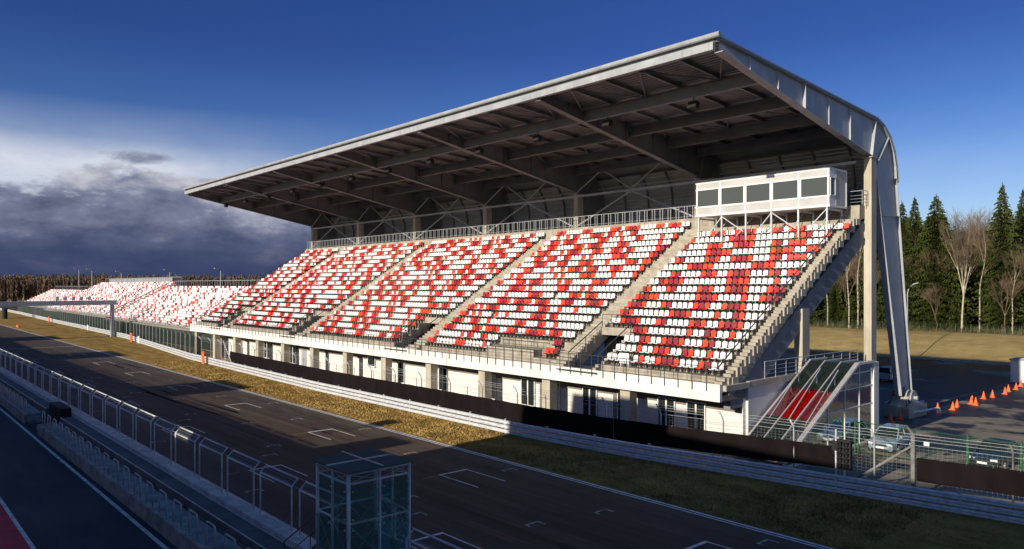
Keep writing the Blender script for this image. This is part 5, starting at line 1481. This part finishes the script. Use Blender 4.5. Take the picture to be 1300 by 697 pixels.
# ------------------------------------------------------------------ sky, sun, camera
def world():
    w = bpy.data.worlds.new('World'); scene.world = w; w.use_nodes = True; nt = w.node_tree
    bg = nt.nodes['Background']; bg.inputs['Strength'].default_value = SKY_STR
    sky = nd(nt, 'ShaderNodeTexSky', sky_type='NISHITA'); sky.sun_disc = False
    sky.sun_elevation = R(SUN_EL); sky.sun_rotation = R(180 + SUN_AZ); sky.altitude = 0; sky.air_density = 1.0; sky.dust_density = .35; sky.ozone_density = 2.2
    hs = nd(nt, 'ShaderNodeHueSaturation'); hs.inputs['Saturation'].default_value = SKY_SAT; hs.inputs['Value'].default_value = 1.0
    nt.links.new(sky.outputs[0], hs.inputs['Color'])
    base0 = hs.outputs[0]
    tc = nd(nt, 'ShaderNodeTexCoord'); s = nd(nt, 'ShaderNodeSeparateXYZ'); nt.links.new(tc.outputs['Generated'], s.inputs[0])
    x, y, z = s.outputs
    # polarised deep blue in view; unseen zenith kept brighter to fill the shade
    base = mixc(nt, 1.0, base0, ramp(nt, z, SKY_GRAD), 'MULTIPLY')
    hl = math_(nt, 'SQRT', math_(nt, 'ADD', math_(nt, 'MULTIPLY', x, x), math_(nt, 'MULTIPLY', y, y)))
    ca = math_(nt, 'DIVIDE', math_(nt, 'MULTIPLY', x, -1.0), hl)          # 1 looking down the track to the far left
    # cloud coordinates: stretch the vertical so that clouds lie flat
    cv = nd(nt, 'ShaderNodeCombineXYZ'); nt.links.new(math_(nt, 'DIVIDE', x, hl), cv.inputs[0]); nt.links.new(math_(nt, 'DIVIDE', y, hl), cv.inputs[1]); nt.links.new(math_(nt, 'MULTIPLY', z, 2.3), cv.inputs[2])
    def cn(scale, det, off, rough=.55):
        mp = nd(nt, 'ShaderNodeMapping'); mp.inputs['Location'].default_value = off; nt.links.new(cv.outputs[0], mp.inputs['Vector'])
        n = nd(nt, 'ShaderNodeTexNoise'); n.inputs['Scale'].default_value = scale; n.inputs['Detail'].default_value = det; n.inputs['Roughness'].default_value = rough; nt.links.new(mp.outputs[0], n.inputs['Vector']); return n.outputs['Fac']
    n1, n2, n3 = cn(5.5, 9, (.3, .1, .7), .62), cn(8.0, 8, (1.3, .6, .2), .6), cn(2.6, 4, (.5, .9, .1))
    az = ramp(nt, ca, [(.80, 0.0), (.875, 1.0)])
    # high white veil above the bank of cloud
    vz = ramp(nt, z, [(.02, 1.0), (.145, 1.0), (.172, .32), (.215, 0.0)])
    azv = ramp(nt, ca, [(.86, 0.12), (.965, 1.0)])
    veil = math_(nt, 'MULTIPLY', math_(nt, 'MULTIPLY', vz, azv), ramp(nt, n3, [(.2, .7), (.55, 1.0)]))
    veil = math_(nt, 'MULTIPLY', veil, ramp(nt, n1, [(.34, .62), (.58, 1.0)]))
    # white veil is brightest at the left
    c = mixc(nt, math_(nt, 'MULTIPLY', veil, .88), base, tuple(v / SKY_STR for v in CL_WHITE))
    # dark grey-blue bank
    zz = math_(nt, 'ADD', z, math_(nt, 'MULTIPLY', math_(nt, 'SUBTRACT', n1, .5), -.24))
    bank = math_(nt, 'MULTIPLY', ramp(nt, zz, [(.112, 1.0), (.130, 0.0)]), az)
    shade = ramp(nt, math_(nt, 'ADD', math_(nt, 'MULTIPLY', n2, .55), math_(nt, 'MULTIPLY', n1, .45)), [(.40, tuple(v / SKY_STR for v in CL_DARK)), (.50, tuple(v / SKY_STR for v in CL_MID)), (.60, tuple(v / SKY_STR for v in CL_LIGHT))])
    low = ramp(nt, z, [(.0, 1.0), (.04, .8), (.075, .0)])
    shade = mixc(nt, low, shade, tuple(v / SKY_STR for v in CL_LOW))
    c = mixc(nt, bank, c, shade)
    # a loose scrap of dark cloud above the bank
    dx = math_(nt, 'SUBTRACT', ca, .966); dz = math_(nt, 'SUBTRACT', z, .153)
    sc = math_(nt, 'ADD', math_(nt, 'POWER', math_(nt, 'MULTIPLY', dx, 80), 2), math_(nt, 'POWER', math_(nt, 'MULTIPLY', dz, 105), 2))
    sc = math_(nt, 'ADD', sc, math_(nt, 'MULTIPLY', math_(nt, 'SUBTRACT', n2, .5), 6.0))
    c = mixc(nt, ramp(nt, sc, [(.15, .85), (.95, 0.0)]), c, tuple(v / SKY_STR for v in CL_MID))
    nt.links.new(c, bg.inputs['Color'])
SKY_STR = .15; SKY_SAT = 1.3
SKY_GRAD = [(0.0, (.50, .54, .68)), (.10, (.44, .47, .68)), (.30, (.245, .235, .45)), (.50, (.26, .27, .43)), (.75, (.62, .60, .66))]
CL_WHITE = (.74, .75, .80); CL_LIGHT = (.50, .50, .56); CL_MID = (.17, .195, .29); CL_DARK = (.075, .092, .16); CL_LOW = (.030, .045, .115)
world()
sd = bpy.data.lights.new('sun', 'SUN'); sd.energy = 5.0; sd.angle = R(.5); sd.color = (1.0, .90, .73)
so = bpy.data.objects.new('sun', sd); COL.objects.link(so)
tv = Vector((math.sin(R(SUN_AZ)) * math.cos(R(SUN_EL)), math.cos(R(SUN_AZ)) * math.cos(R(SUN_EL)), -math.sin(R(SUN_EL))))
so.rotation_euler = tv.to_track_quat('-Z', 'Y').to_euler(); so.location = (-20, -60, 60)

cd = bpy.data.cameras.new('camera'); co = bpy.data.objects.new('camera', cd); COL.objects.link(co); scene.camera = co
cd.sensor_width = 36; cd.lens = 943 / 1300 * 36; cd.shift_y = 13.5 / 1300; cd.clip_end = 6000; cd.clip_start = .1
co.location = (0, 0, 10.6); co.rotation_euler = (R(90), 0, math.atan2(.748, .663))
vs = scene.view_settings; vs.view_transform = 'Standard'; vs.look = 'None'; vs.gamma = 1; vs.exposure = .16; vs.use_curve_mapping = False
scene.render.engine = 'CYCLES'; scene.cycles.transparent_max_bounces = 24; scene.cycles.max_bounces = 6; scene.cycles.diffuse_bounces = 3
scene.render.resolution_x = 1024; scene.render.resolution_y = 549
for o in bpy.data.objects:
    for k in ('_o', '_n'):
        if k in o: del o[k]
